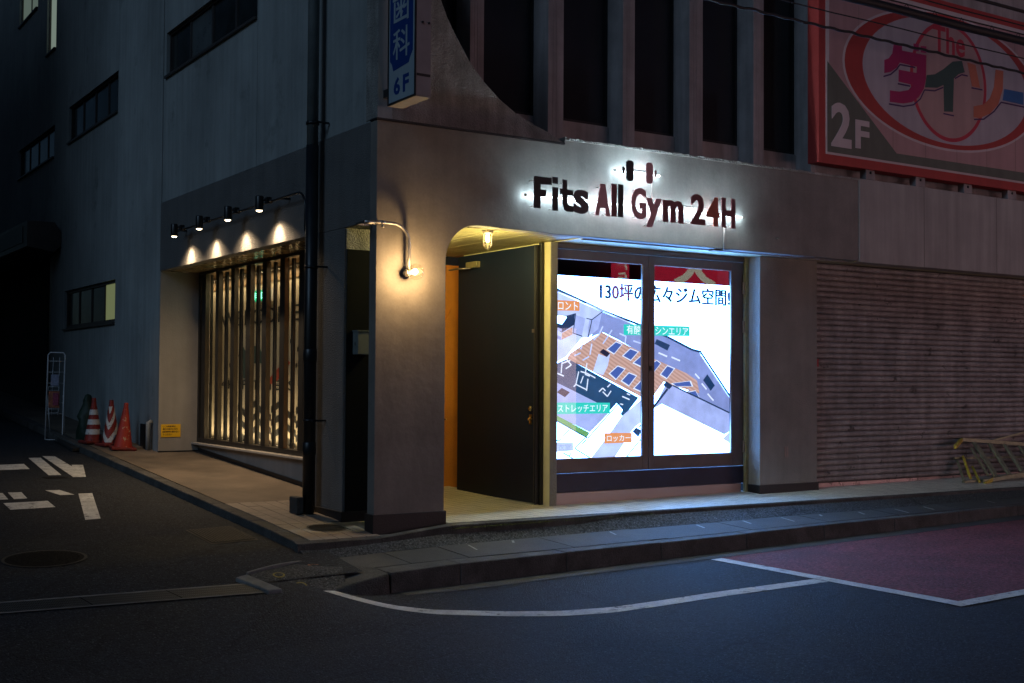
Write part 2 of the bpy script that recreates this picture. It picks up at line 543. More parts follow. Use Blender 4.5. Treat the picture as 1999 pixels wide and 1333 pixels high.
cracks(ASPHALT, .55, .010, .45)
cracks(ASPHALT2, .8, .012, .4)

wear(ASPHALT, 48, .60, .68, (.085, .092, .10), 2)
wear(ASPHALT, 5, .58, .72, (.016, .018, .021), 6)
wear(REDROAD, 48, .60, .68, (.30, .14, .14), 2)
wear(REDROAD, 4, .56, .74, (.13, .045, .048), 6)
wear(ASPHALT2, 55, .58, .66, (.17, .17, .18), 2)
PICTURE = [
('lav1',[(2.755,2.591),(3.257,2.43),(3.551,2.34),(3.356,2.02),(3.246,2.007),(3.015,1.78),(2.761,1.655)]),
('lav2',[(3.551,2.338),(4.157,2.166),(4.584,2.056),(5.001,1.9),(5.158,1.855),(5.148,1.836),(5.674,1.251),(5.674,1.076),(4.912,1.357),(5.075,1.461),(4.911,1.591),(4.368,1.763),(3.78,2.008),(3.566,2.087),(3.384,2.021)]),
('wood',[(3.552,2.087),(4.366,1.776),(4.911,1.598),(5.09,1.503),(5.134,1.338),(4.677,1.439),(4.534,1.487),(4.368,1.31),(4.182,1.288),(3.022,1.762),(3.082,1.826)]),
('mat',[(2.755,1.655),(3.042,1.757),(4.129,1.288),(3.892,1.049),(3.84,1.087),(3.877,1.137),(3.783,1.22),(3.665,1.114),(2.756,1.528)]),
('lav3',[(2.756,1.522),(3.469,1.234),(3.665,1.101),(3.376,0.87),(2.758,1.128)]),
('green',[(2.764,1.132),(3.376,0.865),(3.328,0.804),(2.764,1.072)]),
('lav1',[(2.766,0.762),(3.129,0.753),(3.13,0.654),(2.767,0.642)]),
('lav1',[(3.856,1.054),(4.367,1.395),(4.369,1.095),(4.074,0.926),(4.016,0.87),(3.758,0.558),(3.392,0.558),(3.699,0.876)]),
('lav3',[(4.37,1.155),(4.554,1.445),(4.678,1.439),(5.674,1.074),(5.675,0.849),(5.561,0.801),(4.501,1.208),(4.431,1.175)]),
('lav1',[(5.532,0.746),(5.675,0.856),(5.675,0.679)]),
('navy',[(2.877,2.234),(3.148,2.304),(3.142,2.171),(2.952,2.066),(2.878,2.102)]),
('white',[(2.757,2.257),(2.944,2.269),(3.025,2.255),(2.952,2.165),(2.757,2.203)]),
('lav3',[(2.757,2.159),(2.952,2.11),(2.952,2.077),(2.758,2.126)]),
('wood',[(2.952,2.06),(3.108,2.136),(3.108,2.048),(2.946,1.977)]),
('lav2',[(2.758,2.072),(2.939,2.016),(2.939,1.977),(2.758,2.028)]),
('lav3',[(3.355,2.222),(3.551,2.335),(3.495,2.125),(3.329,2.009)]),
('lav3',[(3.141,2.287),(3.3,2.248),(3.245,2.034),(3.122,2.07)]),
('line',[(3.616,1.875),(3.769,1.981),(3.873,1.948),(3.736,1.816)]),
('line',[(3.858,1.801),(3.989,1.899),(4.13,1.861),(3.999,1.742)]),
('line',[(4.023,1.714),(4.217,1.854),(4.314,1.822),(4.155,1.667)]),
('line',[(3.653,1.582),(3.798,1.686),(3.92,1.646),(3.765,1.502)]),
('line',[(3.839,1.492),(3.969,1.603),(4.101,1.562),(3.97,1.424)]),
('line',[(4.032,1.398),(4.198,1.536),(4.315,1.51),(4.191,1.343)]),
('line',[(4.311,1.702),(4.415,1.761),(4.489,1.72),(4.364,1.598)]),
('line',[(4.462,1.575),(4.588,1.698),(4.717,1.659),(4.579,1.518)]),
('line',[(4.645,1.468),(4.98,1.503),(5.023,1.428),(4.72,1.425)]),
('line',[(4.907,1.355),(5.06,1.38),(5.126,1.289),(5.082,1.28)]),
('belt',[(3.638,1.88),(3.766,1.968),(3.852,1.941),(3.738,1.831)]),
('belt',[(3.881,1.805),(3.99,1.887),(4.107,1.855),(3.998,1.756)]),
('belt',[(4.049,1.722),(4.21,1.839),(4.291,1.812),(4.159,1.683)]),
('belt',[(3.675,1.586),(3.796,1.672),(3.897,1.639),(3.768,1.519)]),
('belt',[(3.861,1.497),(3.969,1.589),(4.079,1.555),(3.97,1.44)]),
('belt',[(4.057,1.406),(4.196,1.521),(4.293,1.499),(4.19,1.36)]),
('belt',[(4.325,1.701),(4.412,1.75),(4.473,1.716),(4.369,1.614)]),
('belt',[(4.483,1.581),(4.588,1.684),(4.695,1.651),(4.58,1.534)]),
('belt',[(4.678,1.466),(4.957,1.495),(4.993,1.433),(4.74,1.43)]),
('belt',[(4.93,1.35),(5.057,1.371),(5.112,1.295),(5.076,1.288)]),
('lav1',[(3.497,1.822),(3.624,1.784),(3.674,1.83),(3.639,1.676),(3.569,1.563),(3.414,1.607)]),
('dark',[(3.511,1.844),(3.567,1.885),(3.674,1.83),(3.624,1.784)]),
('dark',[(2.88,1.355),(2.949,1.407),(3.071,1.355),(2.997,1.295)]),
('navy',[(4.374,1.964),(4.411,2.023),(4.63,1.952),(4.585,1.881)]),
('navy',[(5.186,1.51),(5.259,1.587),(5.39,1.441),(5.316,1.371)]),
('navy',[(4.509,1.445),(4.571,1.493),(4.678,1.439),(4.616,1.391)]),
('navy',[(4.023,0.87),(4.081,0.92),(4.177,0.878),(4.118,0.794)]),
('navy',[(3.202,2.462),(3.271,2.464),(3.305,2.449),(3.257,2.43)]),
('navy',[(2.759,2.633),(3.262,2.467),(3.252,2.439),(2.749,2.605)]),
('navy',[(3.262,2.467),(3.556,2.366),(3.546,2.338),(3.252,2.439)]),
('navy',[(3.555,2.366),(4.161,2.203),(4.153,2.175),(3.547,2.338)]),
('navy',[(4.161,2.203),(4.588,2.07),(4.58,2.042),(4.153,2.175)]),
('navy',[(4.589,2.07),(5.006,1.914),(4.996,1.886),(4.579,2.042)]),
('navy',[(5.004,1.915),(5.161,1.888),(5.155,1.858),(4.998,1.885)]),
('navy',[(5.168,1.862),(5.158,1.853),(5.138,1.875),(5.148,1.884)]),
('navy',[(5.159,1.874),(5.685,1.289),(5.663,1.269),(5.137,1.854)]),
('lav1',[(2.757,2.597),(3.204,2.468),(3.2,2.456),(2.753,2.585)]),
('lav1',[(3.301,2.438),(3.998,2.213),(3.994,2.201),(3.297,2.426)]),
('lav1',[(5.133,1.847),(5.674,1.255),(5.666,1.247),(5.125,1.839)]),
('navy',[(4.681,1.448),(5.677,1.083),(5.671,1.065),(4.675,1.43)]),
('navy',[(4.6,1.387),(4.269,1.057),(4.247,1.079),(4.578,1.409)]),
('navy',[(2.767,1.073),(3.338,0.806),(3.332,0.792),(2.761,1.059)]),
('navy',[(3.33,0.805),(3.807,1.231),(3.817,1.219),(3.34,0.793)]),
('navy',[(3.24,0.729),(3.308,0.794),(3.32,0.782),(3.252,0.717)]),
('navy',[(3.299,0.799),(3.148,0.675),(3.138,0.687),(3.289,0.811)]),
('navy',[(3.147,0.688),(3.396,0.56),(3.388,0.546),(3.139,0.674)]),
('navy',[(3.065,0.903),(2.911,0.769),(2.901,0.781),(3.055,0.915)]),
('navy',[(2.903,0.768),(2.763,0.82),(2.769,0.834),(2.909,0.782)]),
('navy',[(2.972,0.643),(3.134,0.562),(3.126,0.548),(2.964,0.629)]),
('navy',[(3.051,0.602),(3.091,0.639),(3.101,0.627),(3.061,0.59)]),
('navy',[(3.911,0.554),(4.179,0.804),(4.189,0.792),(3.921,0.542)]),
('navy',[(4.112,0.92),(4.362,1.17),(4.374,1.158),(4.124,0.908)]),
('navy',[(3.154,2.303),(3.114,2.063),(3.102,2.065),(3.142,2.305)]),
('navy',[(3.109,2.07),(3.247,2.035),(3.245,2.023),(3.107,2.058)]),
('navy',[(3.307,2.254),(3.391,2.24),(3.389,2.228),(3.305,2.242)]),
('navy',[(3.387,2.239),(3.548,2.345),(3.554,2.335),(3.393,2.229)]),
('navy',[(3.396,2.232),(3.335,2.007),(3.323,2.011),(3.384,2.236)]),
('line',[(2.956,1.711),(2.943,1.579),(2.927,1.581),(2.94,1.713)]),
('line',[(2.884,1.588),(2.979,1.556),(2.973,1.54),(2.878,1.572)]),
('line',[(3.021,1.752),(3.089,1.687),(3.077,1.675),(3.009,1.74)]),
('line',[(3.087,1.674),(3.006,1.629),(2.998,1.643),(3.079,1.688)]),
('line',[(2.952,1.709),(3.067,1.744),(3.071,1.728),(2.956,1.693)]),
('line',[(3.201,1.603),(3.161,1.447),(3.145,1.451),(3.185,1.607)]),
('line',[(3.158,1.443),(3.124,1.415),(3.114,1.427),(3.148,1.455)]),
('line',[(3.156,1.456),(3.321,1.39),(3.315,1.376),(3.15,1.442)]),
('line',[(3.324,1.704),(3.297,1.57),(3.281,1.574),(3.308,1.708)]),
('line',[(3.291,1.58),(3.361,1.558),(3.357,1.542),(3.287,1.564)]),
('line',[(3.269,1.547),(3.228,1.458),(3.214,1.464),(3.255,1.553)]),
('line',[(3.339,1.516),(3.319,1.371),(3.303,1.373),(3.323,1.518)]),
('line',[(3.494,1.367),(3.55,1.412),(3.56,1.4),(3.504,1.355)]),
('line',[(3.56,1.412),(3.603,1.378),(3.593,1.366),(3.55,1.4)]),
('line',[(3.561,1.367),(3.631,1.31),(3.621,1.298),(3.551,1.355)]),
('line',[(3.62,1.309),(3.677,1.377),(3.689,1.367),(3.632,1.299)]),
('line',[(3.621,1.423),(3.67,1.462),(3.68,1.45),(3.631,1.411)]),
('line',[(3.222,1.613),(3.319,1.591),(3.315,1.575),(3.218,1.597)]),
('line',[(3.32,1.59),(3.445,1.535),(3.439,1.521),(3.314,1.576)]),
('line',[(3.828,1.221),(3.872,1.21),(3.868,1.194),(3.824,1.205)]),
('line',[(3.858,1.312),(3.974,1.272),(3.968,1.256),(3.852,1.296)]),
('line',[(3.93,1.346),(3.981,1.329),(3.975,1.313),(3.924,1.33)]),
('lav1',[(3.56,2.156),(3.504,2.053),(3.488,2.061),(3.544,2.164)]),
('lav1',[(3.502,2.05),(3.418,1.981),(3.406,1.995),(3.49,2.064)]),
('lav1',[(3.7,2.114),(3.63,2.022),(3.616,2.032),(3.686,2.124)]),
('lav1',[(3.63,2.021),(3.56,1.94),(3.546,1.952),(3.616,2.033)]),
('lav1',[(3.268,1.993),(3.228,1.87),(3.21,1.876),(3.25,1.999)]),
('lav1',[(3.394,1.941),(3.366,1.806),(3.348,1.81),(3.376,1.945)]),
('lav1',[(3.12,1.801),(3.216,1.836),(3.222,1.82),(3.126,1.785)]),
('lav1',[(3.243,1.748),(3.34,1.794),(3.348,1.778),(3.251,1.732)]),
('lav1',[(3.811,2.086),(3.912,2.054),(3.906,2.036),(3.805,2.068)]),
('lav1',[(3.918,2.044),(3.904,1.953),(3.886,1.955),(3.9,2.046)]),
('lav1',[(4.028,2.0),(4.16,1.968),(4.156,1.95),(4.024,1.982)]),
('line',[(4.432,1.861),(4.573,1.816),(4.567,1.796),(4.426,1.841)]),
('line',[(4.644,1.81),(4.787,1.765),(4.781,1.745),(4.638,1.79)]),
('line',[(5.045,1.6),(5.119,1.538),(5.105,1.522),(5.031,1.584)]),
('line',[(5.156,1.476),(5.239,1.4),(5.225,1.384),(5.142,1.46)]),
('line',[(5.258,1.344),(5.36,1.253),(5.346,1.237),(5.244,1.328)]),
('orange',[(2.729,2.453),(3.195,2.45),(3.196,2.333),(2.73,2.325)]),
('cyan',[(3.872,2.192),(4.945,2.198),(4.946,2.071),(3.873,2.061)]),
('cyan',[(2.757,1.234),(3.662,1.227),(3.663,1.098),(2.758,1.095)]),
('orange',[(3.579,0.861),(4.009,0.853),(4.009,0.733),(3.58,0.732)])]
PICTURE_TEXT = [
('ロント',2.877,2.338,3.168,2.438,'white'),
('有酸素マシンエリア',3.915,2.073,4.915,2.184,'white'),
('ストレッチエリア',2.88,1.115,3.625,1.205,'white'),
('ロッカー',3.615,0.753,3.98,0.831,'white'),
('130坪の広々ジム空間!',3.494,2.481,5.622,2.696,'navy'),
('衣室',2.88,0.666,3.075,0.738,'lav3')]
BOARD_ART = [
('bgreen',[(6.424,5.633),(7.76,4.577),(10.581,4.593),(10.58,4.458),(6.424,4.459)]),
('magenta',[(7.703,6.042),(7.869,6.057),(7.869,5.988),(8.374,6.0),(8.363,5.676),(8.318,5.53),(8.211,5.399),(8.07,5.311),(7.897,5.271),(7.623,5.258),(7.627,5.413),(7.811,5.421),(8.001,5.469),(8.089,5.551),(7.8,5.557),(7.804,5.719),(8.169,5.725),(8.178,5.813),(7.822,5.819),(7.761,5.741),(7.642,5.667),(7.515,5.631),(7.515,5.808),(7.608,5.845),(7.677,5.924)]),
('magenta',[(8.109,6.123),(8.215,6.128),(8.214,6.029),(8.118,6.02)]),
('magenta',[(8.259,6.112),(8.374,6.124),(8.374,6.03),(8.258,6.024)]),
('bdgreen',[(8.381,5.726),(8.551,5.762),(8.733,5.859),(8.936,5.996),(9.141,6.038),(9.205,5.885),(9.065,5.835),(8.962,5.761),(8.941,5.287),(8.748,5.268),(8.741,5.641),(8.604,5.581),(8.344,5.551)]),
('borange',[(9.263,6.032),(9.443,6.022),(9.546,5.709),(9.365,5.708)]),
('borange',[(9.907,6.024),(10.086,6.028),(10.072,5.764),(9.962,5.525),(9.771,5.368),(9.537,5.272),(9.398,5.27),(9.4,5.424),(9.632,5.483),(9.773,5.59),(9.869,5.766)]),
('bblue',[(10.108,5.769),(10.558,5.777),(10.557,5.594),(10.07,5.599)])]
BOARD_LINES = [
[(7.498,5.583),(7.642,5.632),(7.761,5.718),(7.83,5.792),(8.143,5.797)],
[(7.786,5.526),(8.036,5.526)],
[(7.606,5.228),(7.896,5.231),(8.105,5.28),(8.246,5.38),(8.335,5.515),(8.55,5.532),(8.732,5.604)],
[(8.99,5.765),(9.139,5.84),(9.271,5.84)],
[(9.355,5.683),(9.603,5.686)],
[(8.734,5.238),(8.963,5.235)],
[(9.41,5.238),(9.63,5.269),(9.866,5.409),(10.034,5.565),(10.591,5.564)]]

# ================================================================== THE GROUND
xs = frange(-90, -8, 6) + frange(-7, 1, .25) + frange(2, 16, 1) + frange(20, 90, 7)
ys = frange(-90, -10, 5) + frange(-9, -3, .5) + frange(-2.75, 1.5, .15) + frange(2, 12, .5) + frange(14, 90, 6)
road = sheet('road', ASPHALT, xs, ys, lambda x, y: road_z(x, y) - (0.25 if (x > -0.7 and y > -0.15) else 0.0))

def road_poly(name, poly, m, off=0.004, fz=road_z, parent=None, kind='structure', thick=0.0):
    mb = MB()
    mb.face([(x, y, fz(x, y) + off) for x, y in poly])
    return mb.build(name, m, parent, kind=kind)

def strip(name, left, right, m, off=0.004, fz=road_z, kind='structure', parent=None):
    mb = MB()
    for i in range(len(left) - 1):
        q = [left[i], left[i + 1], right[i + 1], right[i]]
        mb.face([(x, y, fz(x, y) + off) for x, y in q])
    return mb.build(name, m, parent, kind=kind)

def resample(P, n):
    d = [0]
    for a, b in zip(P, P[1:]):
        d.append(d[-1] + math.hypot(b[0] - a[0], b[1] - a[1]))
    return [(lerp(d[-1] * i / n, d, [p[0] for p in P]), lerp(d[-1] * i / n, d, [p[1] for p in P])) for i in range(n + 1)]

curve_up = [(-.98, -1.22), (-.85, -1.43), (-.709, -1.723), (-.464, -2.075), (.003, -2.5), (.337, -2.72), (.789, -2.85), (1.352, -2.86), (1.96, -2.85), (3.046, -2.90), (3.10, -2.905)]
curve_lo = [(-1.12, -1.29), (-.943, -1.62), (-.798, -1.897), (-.556, -2.239), (-.095, -2.675), (.237, -2.90), (.642, -3.03), (1.186, -3.05), (1.765, -3.04), (3.076, -3.08), (3.10, -3.085)]
strip('road_marking', resample(curve_up, 44), resample(curve_lo, 44), WHITEPAINT)
road_poly('road_marking', [(3.10, -1.50), (3.25, -1.50), (3.25, -4.37), (3.10, -4.37)], WHITEPAINT, 0.008)
road_poly('road_marking', [(3.10, -4.37), (16, -4.25), (16, -4.40), (3.08, -4.52)], WHITEPAINT, 0.0085)
road_poly('red_road_patch', [(3.25, -1.47), (16, -1.45), (16, -4.25), (3.25, -4.37)], REDROAD, 0.004)
SIDEMARKS = [
    [(-2.9, 7.12), (-1.886, 7.046), (-1.922, 6.478), (-2.9, 6.60)],
    [(-1.705, 7.646), (-1.544, 7.607), (-1.677, 5.737), (-1.829, 5.773)],
    [(-1.488, 7.769), (-1.33, 7.704), (-1.36, 6.50), (-1.328, 6.69), (-1.187, 6.628), (-1.438, 5.442), (-1.585, 5.485)],
    [(-2.75, 4.53), (-2.626, 4.502), (-2.658, 3.997), (-2.80, 4.03)],
    [(-2.567, 4.52), (-2.419, 4.484), (-2.454, 3.98), (-2.596, 3.986)],
    [(-2.756, 3.745), (-2.287, 3.712), (-2.305, 3.241), (-2.772, 3.269)],
    [(-2.145, 4.515), (-1.986, 4.469), (-1.913, 4.034), (-2.069, 4.062)],
    [(-1.856, 4.091), (-1.7, 4.071), (-2.053, 2.309), (-2.213, 2.3)],
]
for p in SIDEMARKS:
    road_poly('road_marking', p, WHITEPAINT, 0.004)
road_poly('painted_out_marking', [(-1.95, 5.66), (-1.68, 5.55), (-1.66, 5.42), (-1.93, 5.5)], IRON, 0.004)

# concrete gutter strip against the kerb
mb = MB()
gx = frange(-.35, 16, .5)
for a, b in zip(gx, gx[1:]):
    mb.face([(a, -1.21, main_z(a) + .006), (b, -1.21, main_z(b) + .006), (b, -1.455, main_z(b) + .006), (a, -1.455 + (.08 if a < 0 else 0), main_z(a) + .006)])
mb.build('gutter_strip', SLAB, kind='structure')

# kerb stones and gutter slabs of the footway
foot = thing('footway', None, None)
foot['kind'] = 'structure'
kx = [-.42] + [0.30 + 1.2 * i for i in range(14)]
for a, b in zip(kx, kx[1:]):
    mb = MB()
    j = random.uniform(-.004, .004)
    a2, b2 = a + .0015, b - .0015
    mb.hexa([(a2, -1.2, main_z(a2) - .1), (b2, -1.2, main_z(b2) - .1), (b2, joint_y(b2) + .0 - .006, main_z(b2) - .1), (a2, joint_y(a2) - .006, main_z(a2) - .1),
             (a2, -1.185, kerb_top(a2) + j), (b2, -1.185, kerb_top(b2) + j), (b2, joint_y(b2) - .006, kerb_top(b2) + j), (a2, joint_y(a2) - .006, kerb_top(a2) + j)])
    mb.build('kerb_stone', KERB, foot, bevel=.012)
sx = [-.62, -.05] + [0.55 + 1.2 * i for i in range(13)]
for a, b in zip(sx, sx[1:]):
    mb = MB()
    a2, b2 = a + .003, b - .003
    j = random.uniform(-.004, .003)
    z = lambda x, y: kerb_top(x) + .002 + j + (y - joint_y(x)) / (slab_edge(x) - joint_y(x)) * .028
    P = [(a2, joint_y(a2) + .003), (b2, joint_y(b2) + .003), (b2, slab_edge(b2) - .003), (a2, slab_edge(a2) - .003)]
    mb.hexa([(x, y, z(x, y) - .12) for x, y in P] + [(x, y, z(x, y)) for x, y in P])
    mb.build('gutter_slab', SLAB, foot, bevel=.006)
    # worn chalky paint ticks on the slabs
    for t in (.25, .72):
        if a < .3 or random.random() < .3: continue
        x = a + (b - a) * t + random.uniform(-.05, .05)
        y0 = slab_edge(x) - .07 - random.uniform(0, .05); y1 = y0 - random.uniform(.09, .27)
        mb = MB(); wd = random.uniform(.010, .022)
        mb.face([(x - wd, y0, z(x, y0) + .004), (x + wd, y0, z(x, y0) + .004), (x + wd - .06, y1, z(x, y1) + .004), (x - wd - .06, y1, z(x, y1) + .004)])
        mb.build('chalk_tick', SLAB_TICK, foot)
# asphalt of the footway
mb = MB()
fx = frange(-.86, 16, .3)
for a, b in zip(fx, fx[1:]):
    for k in range(3):
        def pt(x, t):
            y = floor_edge(x) - .02 if x > .8 else -.12 - .02
            y = y + (slab_edge(x) - y) * t
            z0, z1 = inner_z(x), kerb_top(x) + .028
            if x < -.5:
                q = smooth((-.5 - x) / .4); z1 = z1 * (1 - q) + (side_z(x, y)) * q
            return (x, y, z0 + (z1 - z0) * t)
        mb.face([pt(a, k / 3), pt(b, k / 3), pt(b, (k + 1) / 3), pt(a, (k + 1) / 3)], smooth=True)
mb.build('footway_asphalt', ASPHALT2, foot)
# apron joining the side street to the footway, behind the ramp
mb = MB()
for a, b in zip(frange(-1.7, -.6, .1), frange(-1.7, -.6, .1)[1:]):
    for c, d in zip(frange(-1.0, .0, .1), frange(-1.0, .0, .1)[1:]):
        f = lambda x, y: side_z(x, y) * 1.0 - .004 + .008 * smooth((x + 1.7) / .3)
        mb.face([(a, c, f(a, c)), (b, c, f(b, c)), (b, d, f(b, d)), (a, d, f(a, d))], smooth=True)
mb.build('footway_asphalt', ASPHALT, foot)

# the lowered end of the kerb: ramp slab, edging strip, end bar, rounded end stone
ramp = tag(thing('kerb_end_ramp', None, None, (-1.1, -.85, -.25)), kind='structure')
def ramp_z(x, y):
    t = smooth((x + 1.62) / 1.15)
    u = max(0, min(1, (-.40 - y) / .95))
    top = (side_z(x, y) + .03) * (1 - t) + (kerb_top(max(x, -.45)) + .02 - .0 * u) * t
    low = main_z(x) + .035 + rise(-1.3) * .30 * (1 - t) + .03 * t
    k = smooth((u - .45) / .55)
    return top * (1 - k) + low * k + .012 * math.sin(x * 17 + y * 9) * k
mb = MB()
n = 14
for i in range(n):
    for j in range(n):
        def rp(s, t):
            x0, y0 = -1.60 + 1.04 * s, -.81 + .45 * s
            x1, y1 = -1.50 + .66 * s, -1.32 + .17 * s - .03 * math.sin(math.pi * s)
            x, y = x0 + (x1 - x0) * t, y0 + (y1 - y0) * t
            return (x, y, ramp_z(x, y))
        mb.face([rp(i / n, j / n), rp((i + 1) / n, j / n), rp((i + 1) / n, (j + 1) / n), rp(i / n, (j + 1) / n)], smooth=True)
for i in range(n):
    for (a, b) in ((rp(i / n, 1), rp((i + 1) / n, 1)), (rp(1, i / n), rp(1, (i + 1) / n)), (rp(0, i / n), rp(0, (i + 1) / n))):
        mb.face([a, b, (b[0], b[1] - .02, b[2] - .25), (a[0], a[1] - .02, a[2] - .25)])
mb.build('ramp_slab', ASPHALT2, ramp)
mb = MB()
P = [(-1.60 + 1.0 * i / 10, -.79 + .45 * i / 10 + .03 * math.sin(math.pi * i / 10)) for i in range(11)]
for (a, b), (c, d) in zip(P, P[1:]):
    mb.hexa([(a, b, ramp_z(a, b) - .1), (c, d, ramp_z(c, d) - .1), (c, d + .035, ramp_z(c, d) - .1), (a, b + .035, ramp_z(a, b) - .1),
             (a, b, ramp_z(a, b) + .012), (c, d, ramp_z(c, d) + .012), (c, d + .035, ramp_z(c, d) + .012), (a, b + .035, ramp_z(a, b) + .012)])
mb.build('edging', CHANNEL, ramp)
mb = MB()
zb = lambda x, y: road_z(x, y)
q = [(-1.74, -.86), (-1.61, -.80), (-1.50, -1.33), (-1.63, -1.33)]
mb.hexa([(x, y, zb(x, y) - .15) for x, y in q] + [(x, y, zb(x, y) + .035) for x, y in q])
mb.build('end_bar', CHANNEL, ramp, bevel=.015)
mb = MB()
q0 = [(-1.04, -1.24), (-.80, -1.30), (-.43, -1.22), (-.425, -.86), (-.62, -.62), (-1.0, -1.06)]
q1 = [(-.97, -1.19), (-.78, -1.24), (-.44, -1.2), (-.43, -.86), (-.62, -.64), (-.93, -1.05)]
k = len(q0)
n0 = len(mb.v)
mb.v += [(x, y, main_z(x) - .05) for x, y in q0] + [(x, y, (-.33, -.262, -.226, -.212, -.205, -.29)[i]) for i, (x, y) in enumerate(q1)]
mb.f.append(tuple(range(n0 + k, n0 + 2 * k))); mb.mi.append(0); mb.sm.append(False)
for i in range(k):
    j = (i + 1) % k
    mb.f.append((n0 + i, n0 + j, n0 + k + j, n0 + k + i)); mb.mi.append(0); mb.sm.append(False)
mb.build('end_stone', KERB, ramp, bevel=.02)
for (x, y, m) in ((-1.36, -.90, YTICK), (-1.24, -1.10, YTICK), (-.93, -.66, OTICK)):
    mb = MB()
    for i in range(16):
        a, b = 2 * math.pi * i / 16, 2 * math.pi * (i + 1) / 16
        if m is OTICK and i > 9: continue
        f = lambda t, r: (x + .055 * r * math.cos(t), y + .05 * r * math.sin(t), ramp_z(x + .055 * r * math.cos(t), y + .05 * r * math.sin(t)) + .006)
        mb.face([f(a, 1), f(b, 1), f(b, .68), f(a, .68)])
    mb.build('paint_ring', m, ramp)

# drain channel across the mouth of the side street
drain = tag(thing('drain_channel', None, None, (-2.6, -1, -.3)), kind='structure')
d0a, d0b, d1a, d1b = (-1.70, -.99), (-6.4, -.45), (-1.62, -1.31), (-6.4, -.75)
def dl(t, s, off):
    x = (d0a[0] + (d0b[0] - d0a[0]) * t) * (1 - s) + (d1a[0] + (d1b[0] - d1a[0]) * t) * s
    y = (d0a[1] + (d0b[1] - d0a[1]) * t) * (1 - s) + (d1a[1] + (d1b[1] - d1a[1]) * t) * s
    return (x, y, road_z(x, y) + off)
for (s0, s1, nm, m, off) in ((0, .09, 'channel_edge', CHANNEL, .012), (.91, 1, 'channel_edge', CHANNEL, .012), (.09, .91, 'channel_bed', IRONDARK, .005)):
    mb = MB()
    for i in range(24):
        mb.face([dl(i / 24, s0, off), dl((i + 1) / 24, s0, off), dl((i + 1) / 24, s1, off), dl(i / 24, s1, off)])
    mb.build(nm, m, drain)
for gi in range(7):           # steel grate panels
    mb = MB()
    t0, t1 = gi / 7 + .0015, (gi + 1) / 7 - .0015
    for i in range(42):
        a = t0 + (t1 - t0) * i / 42
        b = a + (t1 - t0) / 42 * .5
        mb.face([dl(a, .12, .012), dl(b, .12, .012), dl(b, .88, .012), dl(a, .88, .012)])
    for s in (.12, .31, .5, .69, .88):
        mb.face([dl(t0, s - .015, .0135), dl(t1, s - .015, .0135), dl(t1, s + .015, .0135), dl(t0, s + .015, .0135)])
    mb.build('drain_grate', STEELDARK, drain)

# manhole covers
def round_cover(name, cx, cy, r, fz, label, off=.008):
    t = thing(name, label, 'manhole cover', (cx, cy, fz(cx, cy)))
    def f(x, y, h): return (cx + x, cy + y, fz(cx + x, cy + y) + h)
    mb = MB(); N = 40
    for i in range(N):
        a, b = 2 * math.pi * i / N, 2 * math.pi * (i + 1) / N
        mb.face([f(r * math.cos(a), r * math.sin(a), off), f(r * math.cos(b), r * math.sin(b), off), f(.93 * r * math.cos(b), .93 * r * math.sin(b), off), f(.93 * r * math.cos(a), .93 * r * math.sin(a), off)])
    mb.build('rim', KERBDARK, t)
    mb = MB()
    mb.face([f(.92 * r * math.cos(2 * math.pi * i / N), .92 * r * math.sin(2 * math.pi * i / N), off - .002) for i in range(N)])
    mb.build('lid', IRON, t)
    mb = MB()
    g = r / 7
    for i in range(-6, 7):
        for j in range(-6, 7):
            x, y = i * g + (g / 2 if j % 2 else 0), j * g
            if math.hypot(x, y) < .84 * r:
                s = g * .34
                mb.face([f(x - s, y, off + .005), f(x, y - s, off + .005), f(x + s, y, off + .005), f(x, y + s, off + .005)])
    mb.build('raised_studs', IRON, t, kind='stuff')
    return t
round_cover('manhole_cover', -3.0, .52, .36, road_z, 'large round iron manhole cover in the dark side road')
t = thing('drain_cover', 'square patterned iron cover in the side road beside the kerb', 'manhole cover', (-1.24, .9, -.07))
def rq(s, q, off):
    P = [(-1.477, 1.281), (-1.0, 1.30), (-1.0, .495), (-1.479, .484)]
    x = (P[0][0] * (1 - s) + P[1][0] * s) * (1 - q) + (P[3][0] * (1 - s) + P[2][0] * s) * q
    y = (P[0][1] * (1 - s) + P[1][1] * s) * (1 - q) + (P[3][1] * (1 - s) + P[2][1] * s) * q
    return (x, y, road_z(x, y) + off)
mb = MB(); mb.face([rq(0, 0, .006), rq(1, 0, .006), rq(1, 1, .006), rq(0, 1, .006)]); mb.build('frame', KERBDARK, t)
mb = MB(); mb.face([rq(.03, .03, .009), rq(.97, .03, .009), rq(.97, .97, .009), rq(.03, .97, .009)]); mb.build('lid', IRONDARK, t)
mb = MB()
for i in range(14):
    for j in range(22):
        a, b = .05 + .9 * i / 14, .05 + .9 * j / 22
        mb.face([rq(a, b, .014), rq(a + .04, b, .014), rq(a + .04, b + .025, .014), rq(a, b + .025, .014)])
mb.build('raised_studs', IRONRECT, t, kind='stuff')

